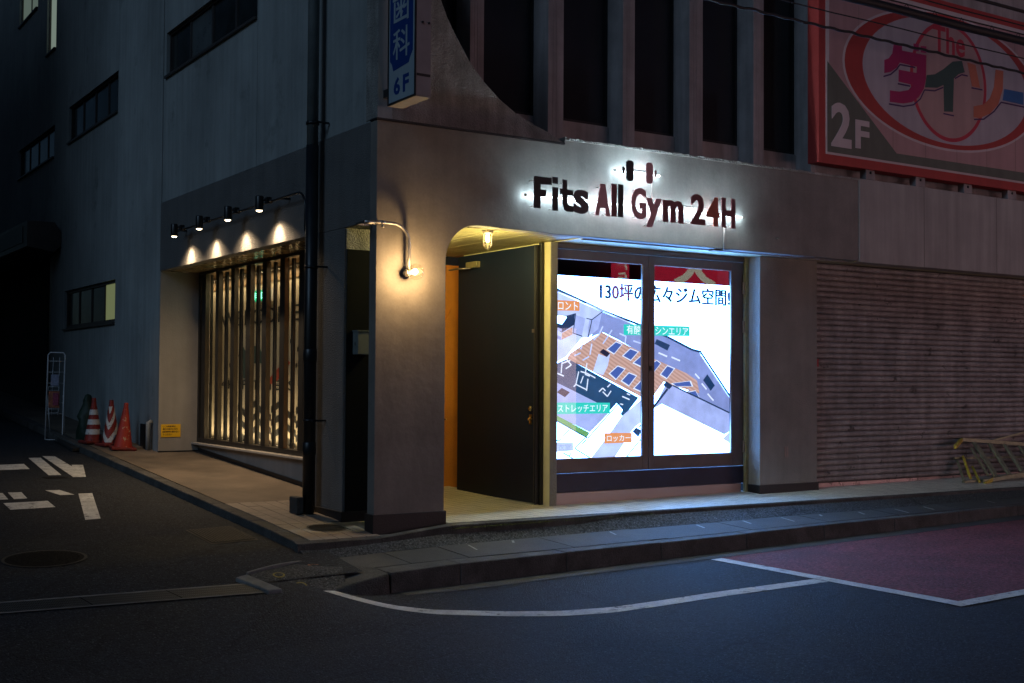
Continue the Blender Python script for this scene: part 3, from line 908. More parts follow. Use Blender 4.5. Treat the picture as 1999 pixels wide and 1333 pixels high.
# ------------------------------------------------------------------ side pavement with its kerb, paving tiles
pv = tag(thing('side_pavement', None, None, (-.4, 3, .1)), kind='structure')
mb = MB()
py = frange(2.23, 30, .6)
for a, b in zip(py, py[1:]):
    mb.face([(-.72, a, pave_z(a)), (.75, a, pave_z(a)), (.75, b, pave_z(b)), (-.72, b, pave_z(b))], smooth=True)
mb.build('concrete_paving', PAVE, pv)
mb = MB()
py = frange(-.10, 2.23, .25)
for a, b in zip(py, py[1:]):
    mb.face([(-.72, a, pave_z(a) - .008), (.85, a, pave_z(a) - .008), (.85, b, pave_z(b) - .008), (-.72, b, pave_z(b) - .008)])
mb.build('tile_bed', GROUT, pv)
ky = [-.10, .5] + [1.1 + .6 * i for i in range(40)]
for a, b in zip(ky, ky[1:]):
    mb = MB(); a2, b2 = a + .004, b - .004
    j = random.uniform(-.003, .003)
    mb.hexa([(-.885, a2, side_z(-.9, a2) - .1), (-.724, a2, side_z(-.9, a2) - .1), (-.724, b2, side_z(-.9, b2) - .1), (-.885, b2, side_z(-.9, b2) - .1),
             (-.865, a2, pave_z(a2) + j), (-.724, a2, pave_z(a2) + j), (-.724, b2, pave_z(b2) + j), (-.865, b2, pave_z(b2) + j)])
    mb.build('kerb_stone', KERB, pv, bevel=.01)
mb = MB()       # front lip of the pavement, running into the strip below the shopfront
lx = [-.885, -.5, 0, .4, .8, 1.2, 1.8, 2.4, 3.0, 3.7, 4.5, 5.5, 7, 9, 12, 16]
for a, b in zip(lx, lx[1:]):
    def ly(x): return floor_edge(x) if x > .8 else -.10
    def lz(x): return pave_z(-.1) if x < 0 else (pave_z(-.1) * (1 - smooth(x / .8)) + .033 * smooth(x / .8))
    wd = lambda x: .07 * (1 - smooth((x - 2.2) / 1)) + .012
    y0a, y0b = ly(a), ly(b)
    mb.hexa([(a, y0a - wd(a) - .005, -.2), (b, y0b - wd(b) - .005, -.2), (b, y0b, -.2), (a, y0a, -.2),
             (a, y0a - wd(a), lz(a) - .012), (b, y0b - wd(b), lz(b) - .012), (b, y0b, lz(b)), (a, y0a, lz(a))])
mb.build('kerb_lip', KERB, pv, bevel=.006)
def tile_mesh(sx, sy):
    mb = MB(); mb.box(-sx / 2, sx / 2, -sy / 2, sy / 2, -.012, 0)
    return mb.data('tile', TILE, bevel=.003)
tm_ = tile_mesh(.143, .285)
for i in range(5):
    for j in range(8):
        x = -.645 + .15 * i; y = .045 + .292 * j
        if y > 2.2 or (x > -.05 and y < .9 and y > .6): continue
        o = link('tile', tm_, pv, loc=(x, y, 0))
        o.location = Vector((x, y, pave_z(y) + random.uniform(-.001, .0015)))
        o.rotation_euler = (math.atan2(pave_z(y + .1) - pave_z(y - .1), .2), 0, random.uniform(-.004, .004))
t = round_cover('manhole_cover', -.31, .43, .20, lambda x, y: pave_z(y), 'small round dark cover set in the tiled pavement by the corner pillar', off=.009)

# ------------------------------------------------------------------ tiled porch floor
fl = tag(thing('porch_floor', None, None, (3, .3, .04)), kind='structure')
mb = MB()
fxs = [.8 + .35 * i for i in range(34)]
for a, b in zip(fxs, fxs[1:]):
    for k in range(5):
        ya = lambda x, t: floor_edge(x) + (3.0 - floor_edge(x)) * t
        P = [(a, ya(a, k / 5)), (b, ya(b, k / 5)), (b, ya(b, (k + 1) / 5)), (a, ya(a, (k + 1) / 5))]
        mb.face([(x, y, floor_z(x, y) - .02) for x, y in P])
mb.build('floor_bed', GROUT, fl)
mb = MB()
px = .81
while px < 12:
    yy = floor_edge(px) + .004
    row = 0
    while yy < (2.9 if px < 2.5 else .75):
        a, b, c, d = px, px + .098, yy, yy + .098
        h = random.uniform(-.0006, .0006)
        mb.face([(a, c, floor_z(a, c) + h), (b, c, floor_z(b, c) + h), (b, d, floor_z(b, d) + h), (a, d, floor_z(a, d) + h)])
        yy += .103
    px += .103
mb.build('floor_tile', FTILE, fl, kind='stuff')
# moss along the foot of the lip
mb = MB()
for i in range(900):
    x = random.choice((random.uniform(.75, 2.0), random.uniform(.8, 3.4)))
    y = floor_edge(x) - .075 - abs(random.gauss(0, .028)) + (.06 if x > 2.8 else 0)
    z = inner_z(x) + .002 + random.uniform(0, .01)
    s = random.uniform(.004, .011); a = random.uniform(0, 6.28)
    mb.face([(x + s * math.cos(a), y + s * math.sin(a), z), (x + s * math.cos(a + 2), y + s * math.sin(a + 2), z + s * .4), (x + s * math.cos(a + 4), y + s * math.sin(a + 4), z + s)])
mb.build('moss', MOSS, kind='stuff')
tag(bpy.data.objects['moss'], 'thin line of green moss along the foot of the tiled porch', 'moss')

# ================================================================== THE CORNER BUILDING
bld = thing('corner_building', 'grey mortar corner building with an arched gym entrance and tall dark windows above', 'building', (0, 0, 0))

def wall_holes(mb, rng_u, rng_v, holes, fn, depth, mi=0):
    """front sheet of a wall with rectangular openings and their reveals; fn(u, v, d), d inwards"""
    us = sorted({rng_u[0], rng_u[1], *[h[0] for h in holes], *[h[1] for h in holes]})
    vs_ = sorted({rng_v[0], rng_v[1], *[h[2] for h in holes], *[h[3] for h in holes]})
    us = [u for u in us if rng_u[0] <= u <= rng_u[1]]; vs_ = [v for v in vs_ if rng_v[0] <= v <= rng_v[1]]
    for a, b in zip(us, us[1:]):
        for c, d in zip(vs_, vs_[1:]):
            mu, mv = (a + b) / 2, (c + d) / 2
            if any(h[0] < mu < h[1] and h[2] < mv < h[3] for h in holes): continue
            mb.face([fn(a, c, 0), fn(b, c, 0), fn(b, d, 0), fn(a, d, 0)], mi)
    for h in holes:
        a, b, c, d = max(h[0], rng_u[0]), min(h[1], rng_u[1]), h[2], h[3]
        mb.face([fn(a, c, 0), fn(b, c, 0), fn(b, c, depth), fn(a, c, depth)], mi)
        mb.face([fn(a, d, 0), fn(b, d, 0), fn(b, d, depth), fn(a, d, depth)], mi)
        if h[0] >= rng_u[0]: mb.face([fn(a, c, 0), fn(a, d, 0), fn(a, d, depth), fn(a, c, depth)], mi)
        if h[1] <= rng_u[1]: mb.face([fn(b, c, 0), fn(b, d, 0), fn(b, d, depth), fn(b, c, depth)], mi)
    u0, u1, v0, v1 = *rng_u, *rng_v          # edges of the slab
    for P in ([(u0, v0), (u1, v0)], [(u1, v0), (u1, v1)], [(u1, v1), (u0, v1)], [(u0, v1), (u0, v0)]):
        (a, c), (b, d) = P
        mb.face([fn(a, c, 0), fn(b, d, 0), fn(b, d, depth), fn(a, c, depth)], mi)

# the street front: pillar, arch and fascia in one sweep of mortar
arc = [(1.19 - .387 + .387 * (1 - math.cos(R(90) * i / 14)), 2.72 + .40 * math.sin(R(90) * i / 14)) for i in range(15)]
outline = [(0, -.05), (.803, -.05)] + arc + [(2.2, 3.098), (7.05, 3.09), (7.05, 4.165), (2.30, 4.165), (2.30, 4.098), (0, 4.098)]
mb = MB(); mb.prism(outline, front(0), 0, -.148)
mb.build('front_fascia', MORTAR, bld, bevel=.006)
mb = MB(); mb.box(0, .148, .150, 7.13, 3.085, 4.098); mb.build('side_fascia', STUCCO, bld, bevel=.006)
mb = MB(); mb.box(7.054, 13, -.012, .2, 3.075, 4.175); mb.build('pale_fascia_panel', PALEFASCIA, bld, bevel=.005)
for x in (8.35, 9.95, 11.4):
    mb = MB(); mb.box(x - .002, x + .002, -.0145, -.011, 3.08, 4.17); mb.build('panel_joint', BRONZE, bld)
# ragged mortar cap on the fascia
mb = MB()
cap = frange(2.30, 7.05, .035)
hh = [4.168 + random.uniform(0, .014) for _ in cap]
for i in range(len(cap) - 1):
    a, b = cap[i], cap[i + 1]
    mb.hexa([(a, -.012, 4.15), (b, -.012, 4.15), (b, .3, 4.15), (a, .3, 4.15), (a, -.010 - random.uniform(0, .006), hh[i]), (b, -.012, hh[i + 1]), (b, .3, hh[i + 1]), (a, .3, hh[i])])
mb.build('mortar_cap', STUCCO_RAW, bld)
mb = MB(); mb.box(-.012, 2.30, -.014, .14, 4.100, 4.118); mb.build('drip_strip', PLINTH, bld)
# skirting round the corner pillar
mb = MB(); mb.box(-.018, .822, -.018, .166, -.06, .152); mb.build('skirting', PLINTH, bld, bevel=.006)

# second pillar on the side street with the dark panel that closes the gap
mb = MB(); mb.box(0.001, .30, .737, 1.60, -.02, 3.084); mb.build('side_pillar', STUCCO, bld, bevel=.006)
mb = MB(); mb.box(-.014, .5, .722, 1.61, -.06, .115); mb.build('skirting', PLINTH, bld, bevel=.006)
mb = MB(); mb.box(.03, .62, .725, .735, .11, 2.86); mb.build('dark_panel', MATBLACK, bld)
mb = MB(); mb.box(.302, .62, .737, .9, -.02, 3.084); mb.box(.02, .62, .728, .736, 2.862, 3.083); mb.build('stucco_header', STUCCO_RAW, bld)

# slab over porch and shopfront, board ceiling, porch walls
mb = MB(); mb.box(.15, 13, .15, 9, 3.17, 3.32); mb.build('floor_slab', STUCCO, bld)
bw = .102
x = .66
bmesh_ = MB().box(0, bw - .007, .152, 2.95, 3.108, 3.122).data('ceiling_board', BOARD, bevel=.003)
while x < 2.55:
    link('ceiling_board', bmesh_, bld, loc=(x, 0, random.uniform(-.0015, .0015)))
    x += bw
mb = MB(); mb.box(.155, 2.66, .15, 2.95, 3.124, 3.165); mb.build('ceiling_backing', GROUT, bld)
mb = MB(); mb.box(2.645, 5.66, .15, .75, 3.10, 3.165); mb.box(5.66, 13, .15, 2, 3.105, 3.165); mb.build('shopfront_soffit', YELLOWWALL, bld)
mb = MB(); mb.box(2.66, 7.0, .14, .17, 3.082, 3.099); mb.build('soffit_trim', RECESS, bld)
mb = MB(); mb.box(4.55, 4.80, .03, .145, 3.070, 3.082); mb.build('soffit_bracket', RECESS, bld)
mb = MB(); mb.box(.68, .76, .9, 2.95, -.05, 3.1); mb.build('porch_wall', MORTAR, bld)
mb = MB(); mb.box(2.55, 2.645, .62, 2.58, .02, 3.10); mb.build('jamb_wall', YELLOWWALL, bld, bevel=.004)
mb = MB(); mb.box(2.551, 2.646, .606, .619, .03, 3.098); mb.build('jamb_face', STUCCO_WARM, bld, bevel=.003)
mb = MB(); mb.box(.76, 3.2, 2.95, 3.05, -.05, 3.16); mb.box(3.1, 3.2, 2.5, 2.95, -.05, 3.16); mb.build('back_wall', ORANGE_WALL, bld)
# back wall carries an inner door with a raised panel and a sloping rail
idr = MB().box(2.05, 2.70, 2.925, 2.949, .03, 2.98).build('inner_door', ORANGE_WALL, bld, bevel=.004)
mb = MB()
mb.prism([(2.30, 1.98), (2.56, 2.42), (2.56, 2.37), (2.30, 1.92)], front(2.924), 0, .022)
mb.prism([(2.445, 2.40), (2.46, 2.40), (2.46, 2.95), (2.445, 2.95)], front(2.924), 0, .015)
mb.build('moulding', ORANGE_WALL, idr)
mb = MB(); mb.tube([(2.40, 2.92, .98), (2.40, 2.86, .98), (2.47, 2.855, .98)], .011, 8); mb.lathe([(.0, .0), (.028, 0), (.028, .012), (0, .012)], (2.40, 2.922, .98), (0, -1, 0), 14); mb.lathe([(0, 0), (.02, 0), (.02, .02), (0, .02)], (2.40, 2.922, .84), (0, -1, 0), 14)
mb.build('handle', BRASS, idr)
mb = MB(); mb.box(.77, 3.1, 2.90, 2.948, 3.0, 3.105); mb.build('door_head', BLACK, bld)

# the big dark entrance door, folded back along the jamb wall
dr = MB().box(2.462, 2.505, .79, 2.56, .075, 3.07).build('entrance_door', DOORBLK, bld, bevel=.004)
mb = MB(); mb.box(2.505, 2.549, .74, .79, .05, 3.098); mb.box(2.458, 2.505, .775, .789, .06, 3.07); mb.build('door_edge', BLACK, dr, bevel=.003)
mb = MB(); mb.box(2.455, 2.462, .80, .812, .075, 3.07); mb.build('edge_strip', BRONZE, dr)
mb = MB(); mb.box(2.40, 2.461, 2.02, 2.28, 2.90, 2.975); mb.build('door_closer', BRASSTRIM, dr, bevel=.005)
mb = MB(); mb.tube([(2.41, 2.15, 2.895), (2.30, 2.30, 2.89), (2.36, 2.62, 2.90)], .012, 8); mb.build('closer_arm', STEEL, dr)
mb = MB(); mb.box(2.449, 2.461, .845, .90, .98, 1.10); mb.build('lock_plate', BRASS, dr, bevel=.004)
mb = MB(); mb.lathe([(0, 0), (.030, 0), (.032, .012), (.022, .026), (0, .028)], (2.461, .872, 1.165), (-1, 0, 0), 18)
mb.lathe([(0, 0), (.022, 0), (.022, .02), (0, .022)], (2.449, .872, 1.04), (-1, 0, 0), 16); mb.build('lock_cylinder', BRASS, dr)
mb = MB(); mb.box(2.445, 2.462, .80, .84, 2.05, 2.09); mb.build('door_stay', STEEL, dr)

# shopfront with its two glazed leaves
sf = MB()
sf.box(2.646, 5.612, .63, .72, 3.035, 3.099)
sf.build('shopfront_head', BRONZE, bld, bevel=.003)
def leaf(x0, x1, gx0, gx1, nm='window_leaf'):
    mb = MB()
    mb.box(x0, gx0, .645, .69, .42, 3.028); mb.box(gx1, x1, .645, .69, .42, 3.028)
    mb.box(gx0, gx1, .646, .689, .42, .58); mb.box(gx0, gx1, .646, .689, 2.92, 3.028)
    o = mb.build(nm, BRONZE, bld, bevel=.003)
    g = MB().box(gx0 - .005, gx1 + .005, .667, .671, .575, 2.925).build('pane', SHOPGLASS, o)
    b = MB()
    b.box(gx0, gx0 + .008, .655, .666, .58, 2.92); b.box(gx1 - .008, gx1, .655, .666, .58, 2.92); b.box(gx0 + .008, gx1 - .008, .655, .666, .58, .588); b.box(gx0 + .008, gx1 - .008, .655, .666, 2.912, 2.92)
    b.build('glazing_bead', STEEL, o)
    return o
l1 = leaf(2.648, 4.032, 2.66, 3.945)
l2 = leaf(4.038, 5.608, 4.125, 5.405)
mb = MB(); mb.box(4.045, 4.085, .632, .644, 1.62, 1.68); mb.lathe([(0, 0), (.012, 0), (.012, .01), (0, .01)], (4.065, .632, 1.65), (0, -1, 0), 12); mb.build('lock', BLACK, l2)
for z in (2.70, 2.20, .66):
    MB().box(5.585, 5.622, .622, .644, z - .075, z + .075).build('hinge', STEEL, l2, bevel=.003)
MB().box(2.646, 5.612, .648, .70, .195, .412).build('navy_panel', NAVY, bld)
MB().box(2.646, 5.56, .640, .70, .03, .190).build('threshold', STEEL, bld)
mb = MB(); mb.box(5.614, 5.632, .60, .66, .05, 3.098); mb.box(5.640, 5.655, .60, .66, .05, 3.098); mb.build('brass_strip', BRASSTRIM, bld)

# pillar between shopfront and shutter
mb = MB(); mb.box(5.66, 6.70, .40, 1.2, .0, 3.104); mb.build('right_pillar', STUCCO_WARM, bld, bevel=.006)
mb = MB(); mb.box(5.645, 6.715, .386, 1.2, .0, .178); mb.build('skirting', PLINTH, bld, bevel=.005)
mb = MB(); mb.box(6.10, 6.115, .392, .4, .52, .66); mb.box(6.14, 6.16, .396, .4, .52, .66); mb.build('wall_vent', STEEL, bld)

# roller shutter: every slat its own piece
sh = MB().box(6.72, 13, .57, .60, .07, 3.10).build('roller_shutter', BLACK, bld)
P = []
for i in range(9):
    a = math.pi * i / 8
    P.append((-.026 * math.sin(a) if 0 < i < 8 else 0, -.034 * math.cos(a)))
P = [(0.006, -.037)] + P + [(0.006, .037)]
mbs = MB(); mbs.prism(P, lambda u, v, d: (d, .56 + u, v), 6.718, 13, smooth=False)
slat = mbs.data('slat', SHUTTER)
z = .185
while z < 3.07:
    link('slat', slat, sh, loc=(0, random.uniform(-.003, .003), z))
    z += .0755
mb = MB(); mb.box(6.718, 13, .53, .568, .085, .145); mb.build('bottom_bar', SHUTTERBAR, sh, bevel=.004)
MB().box(6.705, 6.735, .50, .57, .06, 3.1).build('guide_rail', BRONZE, sh)
MB().box(6.74, 6.85, .512, .535, 1.70, 1.80).build('red_label', REDLABEL, sh)

# curved stucco wall and second-floor windows with fins
arcp = [(2.298, 4.119), (2.28, 4.133), (2.078, 4.218), (1.91, 4.274), (1.685, 4.359), (1.463, 4.492), (1.253, 4.662), (1.073, 4.856), (.888, 5.131), (.803, 5.275), (.733, 5.431), (.66, 5.65), (.6, 5.9), (.56, 6.2), (.54, 6.6), (.53, 9)]
mb = MB(); mb.prism([(0.004, 4.119)] + arcp + [(0.004, 9)], front(.012), 0, -.26); mb.build('curved_wall', STUCCO_RAW, bld, bevel=.008)
for a, b in ((1.258, 1.433), (2.285, 2.497), (3.351, 3.528), (4.380, 4.596), (5.449, 5.628), (6.481, 6.70)):
    mb = MB()
    mb.box(a, b, .302, .60, 4.12, 9)
    w_ = b - a
    for q in (.30, .52):
        mb.box(a + w_ * q, a + w_ * q + .012, .297, .3015, 4.18, 9)
    mb.build('window_fin', PINKFIN, bld, bevel=.004)
fe = [.3, 1.258, 2.285, 3.351, 4.380, 5.449, 6.481]; fb = [.3, 1.433, 2.497, 3.528, 4.596, 5.628, 6.70]
for i in range(6):
    a, b = fb[i] + .002, fe[i + 1] - .002
    f = MB().box(a, b, .57, .66, 4.12, 4.515).build('window_sill', PINKFIN, bld, bevel=.004)
    wd = MB()
    wd.box(a, a + .03, .60, .66, 4.52, 9); wd.box(b - .03, b, .60, .66, 4.52, 9); wd.box(a + .03, b - .03, .60, .66, 4.52, 4.55)
    wd = wd.build('window', BLACK, bld)
    MB().box(a + .028, b - .028, .635, .641, 4.545, 9).build('pane', DARKGLASS, wd)
MB().box(3.62, 3.76, .60, .633, 4.57, 4.66).build('red_sticker', REDGLOW, bld)
MB().box(.27, 13, .665, .75, 4.12, 9).build('upper_back_wall', BLACK, bld)
mb = MB(); mb.box(6.702, 13, .32, .66, 4.178, 9); mb.build('upper_front_wall', PINKFIN, bld)
mb = MB(); mb.box(.27, 13, .75, 10, 9.0, 9.2); mb.build('roof', STUCCO, bld)

# ---- the side street wall, in panels split by joints
DSG = [
    # y0, y1, z0, z1, [holes]
    (.01, 3.304, 4.104, 9, []),
    (3.314, 7.095, 4.104, 9, [(3.33, 6.99, 5.965, 6.62)]),
    (7.14, 9.588, -.2, 12, []),
    (9.598, 13.17, -.2, 12, [(9.60, 13.15, 2.41, 3.13), (9.60, 13.03, 5.94, 6.62)]),
    (13.18, 14.19, -.2, 12, []),
    (14.20, 21.9, -.2, 12, [(14.20, 17.66, 5.87, 6.50), (14.20, 15.03, 8.05, 9.45), (15.93, 17.82, 9.30, 10.3), (14.23, 21.8, -.2, 4.0)]),
    (21.91, 40, -.2, 12, []),
]
HOLES = []
for y0, y1, z0, z1, hs in DSG:
    mb = MB()
    wall_holes(mb, (y0, y1), (z0, z1), hs, lambda u, v, d: (.012 + d, u, v), .16)
    mb.build('wall_panel', PALEWALL, bld)
MB().box(.20, .30, .30, 2.0, 4.1, 9).build('inner_wall', BLACK, bld)
MB().box(.30, .40, 7.3, 14.0, -.2, 5.8).build('inner_wall', BLACK, bld)
MB().box(.40, .45, 2.0, 40, 4.1, 12).build('inner_wall', BLACK, bld)
def side_window(y0, y1, z0, z1, panes, lit=(), frame=.035):
    mb = MB()
    mb.box(.06, .12, y0, y0 + frame, z0, z1); mb.box(.06, .12, y1 - frame, y1, z0, z1)
    mb.box(.06, .12, y0 + frame, y1 - frame, z0, z0 + frame); mb.box(.06, .12, y0 + frame, y1 - frame, z1 - frame, z1)
    o = mb.build('window', BRONZE, bld)
    MB().box(-.03, .06, y0, y1, z0 - .03, z0).build('sill', BRONZE, o)
    n = panes
    for i in range(n):
        a = y0 + (y1 - y0) * i / n; b = y0 + (y1 - y0) * (i + 1) / n
        fr = MB(); s = .03
        fr.box(.075, .11, a + .004, a + s, z0 + frame, z1 - frame); fr.box(.075, .11, b - s, b - .004, z0 + frame, z1 - frame)
        fr.box(.076, .109, a + s, b - s, z0 + frame, z0 + frame + .02); fr.build('sash', BRONZE, o)
        MB().box(.09, .096, a + s - .002, b - s + .002, z0 + frame - .002, z1 - frame + .002).build('pane', lit[i] if i < len(lit) and lit[i] else WALLGLASS, o)
    return o
side_window(9.60, 13.15, 2.41, 3.13, 4, (LITGREEN, None, None, None), .05)
side_window(9.60, 13.03, 5.94, 6.62, 4)
side_window(14.20, 17.66, 5.87, 6.50, 4)
side_window(3.33, 6.99, 5.965, 6.62, 4, (None, None, CURTAIN, None))
side_window(14.20, 15.03, 8.05, 9.45, 1, (LITPALE,))
side_window(15.93, 17.82, 9.30, 10.3, 2, (LITDIM, LITDIM))

# garage opening with its shutter box far up the side street
gb = MB()
prof = [(0, 4.03), (0, 4.28), (-.12, 4.47), (-.62, 4.47), (-.62, 3.98), (-.12, 3.90)]
gb.prism(prof, lambda u, v, d: (u, d, v), 13.45, 24)
gb = gb.build('shutter_box', BRONZE, bld)
MB().box(-.632, -.622, 13.85, 24, 4.08, 4.40).build('face_panel', GREYBOX, gb)
mb = MB(); mb.box(.02, .14, 14.23, 14.42, .9, 4.0); mb.build('garage_jamb', BRONZE, bld)
mb = MB(); mb.box(.9, 1.0, 14.2, 24, .9, 5.1); mb.box(.18, .9, 14.2, 24, 4.02, 4.1); mb.box(.18, .9, 14.1, 14.22, .5, 4.1); mb.box(.18, .9, 23.9, 24, .5, 4.1); mb.build('garage_wall', WALLDARK, bld)
mb = MB(); mb.box(.30, .36, 15.9, 22, 1.4, 4.0); mb.build('garage_shutter', WALLDARK, bld)
mb = MB(); mb.box(.02, .9, 14.25, 24, .8, 1.43); mb.build('loading_step', SLAB, bld)

# ---- recessed side window with its dark slats
mb = MB(); mb.box(.004, .80, 7.102, 7.137, .1, 3.084); mb.build('recess_wall', RECESS, bld, bevel=.005)
mb = MB(); mb.box(.62, .74, 1.75, 7.10, -.05, .50); mb.build('apron_wall', RECESS, bld)
mb = MB(); mb.box(.50, .70, 1.76, 7.10, .503, .535); mb.build('window_ledge', RECESS, bld, bevel=.006)
mb = MB(); mb.box(.30, .62, 1.56, 1.60, -.02, 3.084); mb.build('recess_wall', STUCCO, bld)
for y0, y1 in ((1.75, 7.10),):
    mb = MB()
    for a, b in zip(frange(y0, y1, .5), frange(y0, y1, .5)[1:]):
        za, zb_ = pave_z(a), pave_z(b)
        mb.hexa([(.605, a, za - .1), (.63, a, za - .1), (.63, b, zb_ - .1), (.605, b, zb_ - .1), (.605, a, za + .055), (.63, a, za + .055), (.63, b, zb_ + .055), (.605, b, zb_ + .055)])
    mb.box(.0, .60, 7.088, 7.101, pave_z(7.1) - .1, pave_z(7.1) + .02)
    mb.build('skirting', PLINTH, bld)
mb = MB()
x = .152
while x < .61:
    mb.box(x, x + .145, 1.76, 7.10, 3.092, 3.10); x += .152
mb.build('recess_soffit', SOFFITWOOD, bld)
wnd = MB()
wnd.box(.585, .64, 1.76, 7.095, .537, .60); wnd.box(.585, .64, 1.76, 7.095, 3.05, 3.09); wnd.box(.585, .64, 7.03, 7.095, .60, 3.05)
wnd.box(.60, .63, 1.60, 3.17, .60, 3.05); wnd.box(.60, .63, 1.60, 1.76, -.05, .60)
wnd = wnd.build('slatted_window', BLACK, bld)
for a, b in ((6.825, 6.977), (6.252, 6.382), (5.614, 5.749), (4.994, 5.154), (4.411, 4.561), (3.788, 3.945), (3.183, 3.330)):
    MB().box(.60, .602, a, b, .60, 3.05).build('slat_cap', BLACK, wnd)
    MB().box(.603, .664, a, b, .60, 3.05).build('slat', SLATSIDE, wnd)
for a, b in ((6.873, 6.918), (6.205, 6.289), (5.603, 5.69), (4.959, 5.041), (4.361, 4.431), (3.742, 3.819)):
    MB().box(.705, .735, a, b, .60, 3.05).build('muntin', BLACK, wnd)
MB().box(.742, .746, 1.76, 7.09, .56, 3.09).build('pane', THINGLASS, wnd)
# the shallow lit lobby behind it
mb = MB(); mb.box(.74, 1.22, 1.76, 9.6, .50, .535); mb.build('lobby_floor', RECESS, bld)
mb = MB(); mb.box(.74, 1.3, 1.76, 9.6, 3.10, 3.14); mb.build('lobby_ceiling', VALANCE, bld)
mb = MB(); mb.box(1.205, 1.25, 1.76, 9.6, .535, 3.10); mb.build('lobby_screen', SCREENCLOTH, bld)
mb = MB(); mb.box(1.18, 1.204, 1.76, 9.6, 2.90, 3.09); mb.build('lobby_valance', VALANCE, bld)
mb = MB(); mb.box(.60, 1.3, 9.6, 9.7, .2, 3.2); mb.box(.75, 1.3, 1.70, 1.755, .2, 3.2); mb.build('lobby_end_wall', RECESS, bld)
let = MB()
sX = lambda u, v, d: (1.203 - d, -u, v)
text_mb(let, 'WELCOME', sX, (-7.85, 2.30, -4.72, 2.53), .002, 0)
text_mb(let, '24H FITNESS', sX, (-8.1, 1.33, -4.85, 1.47), .002, 0.0)
for i, y in enumerate((7.05, 6.6, 6.15, 5.7, 5.25, 4.8)):
    for k in range(3):
        s = 1 if i % 2 else -1
        z0 = .62 + .19 * k
        let.prism([(-y, z0), (-y + .45, z0 + .12 * s), (-y + .45, z0 + .095 + .12 * s), (-y, z0 + .095)], sX, 0, .002)
let.build('window_lettering', INK, bld)
a = MB()
a.prism([(-6.6, 1.72), (-6.05, 1.72), (-6.05, 1.84), (-6.2, 1.98), (-6.5, 1.98)], sX, 0, .003)
a.prism([(-7.0, 1.50), (-6.7, 1.50), (-6.65, 1.85), (-6.85, 1.98), (-7.0, 1.8)], sX, 0, .003)
a.build('window_graphic', TEALPRINT, bld)
a = MB(); a.prism([(-6.02, 1.42), (-5.72, 1.52), (-5.15, 1.78), (-5.02, 1.72), (-5.2, 1.60), (-5.6, 1.42)], sX, 0, .003); a.build('window_graphic', REDPRINT, bld)
for (y, z) in ((7.3, 2.0), (7.1, 1.85), (5.0, 2.02), (4.75, 1.9), (7.4, 1.7), (4.8, 1.68)):
    a = MB(); a.lathe([(.0, 0), (.035, 0)], (1.201, y, z), (-1, 0, 0), 10); a.prism([(-y + .05, z - .01), (-y + .1, z + .06), (-y + .12, z + .05), (-y + .07, z - .02)], sX, 0, .002); a.build('window_graphic', INK, bld)
def area(name, loc, sx, sy, power, col, rot, parent=None):
    l = bpy.data.lights.new(name, 'AREA'); l.shape = 'RECTANGLE'; l.size = sx; l.size_y = sy; l.energy = power; l.color = col
    o = bpy.data.objects.new(name, l); COL.objects.link(o); o.location = loc; o.rotation_euler = rot
    return o
for z, up in ((.575, True), (3.06, False)):
    tb = thing('lobby_light', 'warm strip light hidden %s the slatted window' % ('along the foot of' if up else 'along the top of'), 'strip light', (1.05, 5.6, z))
    MB().box(1.02, 1.08, 2.0, 9.4, z - .03, z - .012 if up else z + .0).build('housing', RECESS, tb)
    area('lobby_lamp', (1.05, 5.6, z + (-.008 if up else -.035)), .05, 7.2, 52 if up else 42, (1.0, .76, .44), (R(180) if up else 0, 0, 0))

# ================================================================== SIGNS
# back-lit gym sign: letters stand off the wall in front of a bare tube
gs = thing('gym_sign', 'back-lit dark letters, pink reflections painted into their colour, with a small dumbbell above them, on the mortar fascia', 'sign', (3.3, -.05, 3.5))
LET = {'k': mat('sign_black', (0.02, 0.022, 0.025), 0.5, 0.1, 8), 'g': mat('sign_grey_reflection', (0.10, 0.085, 0.10), 0.5, 0.15, 8),
       'p': mat('sign_pink_reflection', (0.62, 0.30, 0.32), 0.45, 0.12, 6), 'd': mat('sign_dark_red_reflection', (0.20, 0.06, 0.07), 0.5, 0.2, 6), 'r': mat('sign_red_reflection', (0.48, 0.11, 0.07), 0.5, 0.15, 6)}  # red, pink and grey tones: street reflections painted into the letter colours
fL = front(-.105)
def letter(nm, box, m, polys=None, s=None, bold=.05):
    mb = MB()
    u0, v0, u1, v1 = box = box[0] - .005, box[1] - .006, box[2] + .005, box[3] + .006
    if polys:
        for p in polys:
            mb.prism([(u0 + a * (u1 - u0), v0 + b * (v1 - v0)) for a, b in p], fL, 0, .006)
    else:
        b_ = bold * .55; t_ = (u1 - u0) * .075
        for k in range(4): text_mb(mb, s, front(-.105 - .0004 * k), (u0 + t_ * k / 3, v0, u1 - t_ * (1 - k / 3), v1), .006, b_)
    return mb.build(nm, LET[m], gs)
Fp = [[(0, 0), (.38, 0), (.38, .37), (.68, .38), (.70, .60), (.38, .60), (.38, .76), (1, .77), (.98, 1), (.05, 1), (0, .96)]]
ip = [[(0, 0), (1, 0), (1, .70), (0, .70)], [(.02, .80), (.95, .80), (.95, 1), (.02, 1)]]
tp = [[(.20, .26), (.30, .08), (.52, 0), (.98, 0), (1, .18), (.68, .20), (.56, .28), (.56, .52), (.98, .52), (1, .70), (.54, .70), (.54, 1), (.20, 1), (.20, .71), (0, .71), (.02, .53), (.20, .53)]]
lp = [[(0, 0), (1, 0), (1, 1), (0, 1)]]
Ap = [[(0, 0), (.27, 0), (.34, .22), (.66, .22), (.72, 0), (1, 0), (.66, 1), (.35, 1)]]
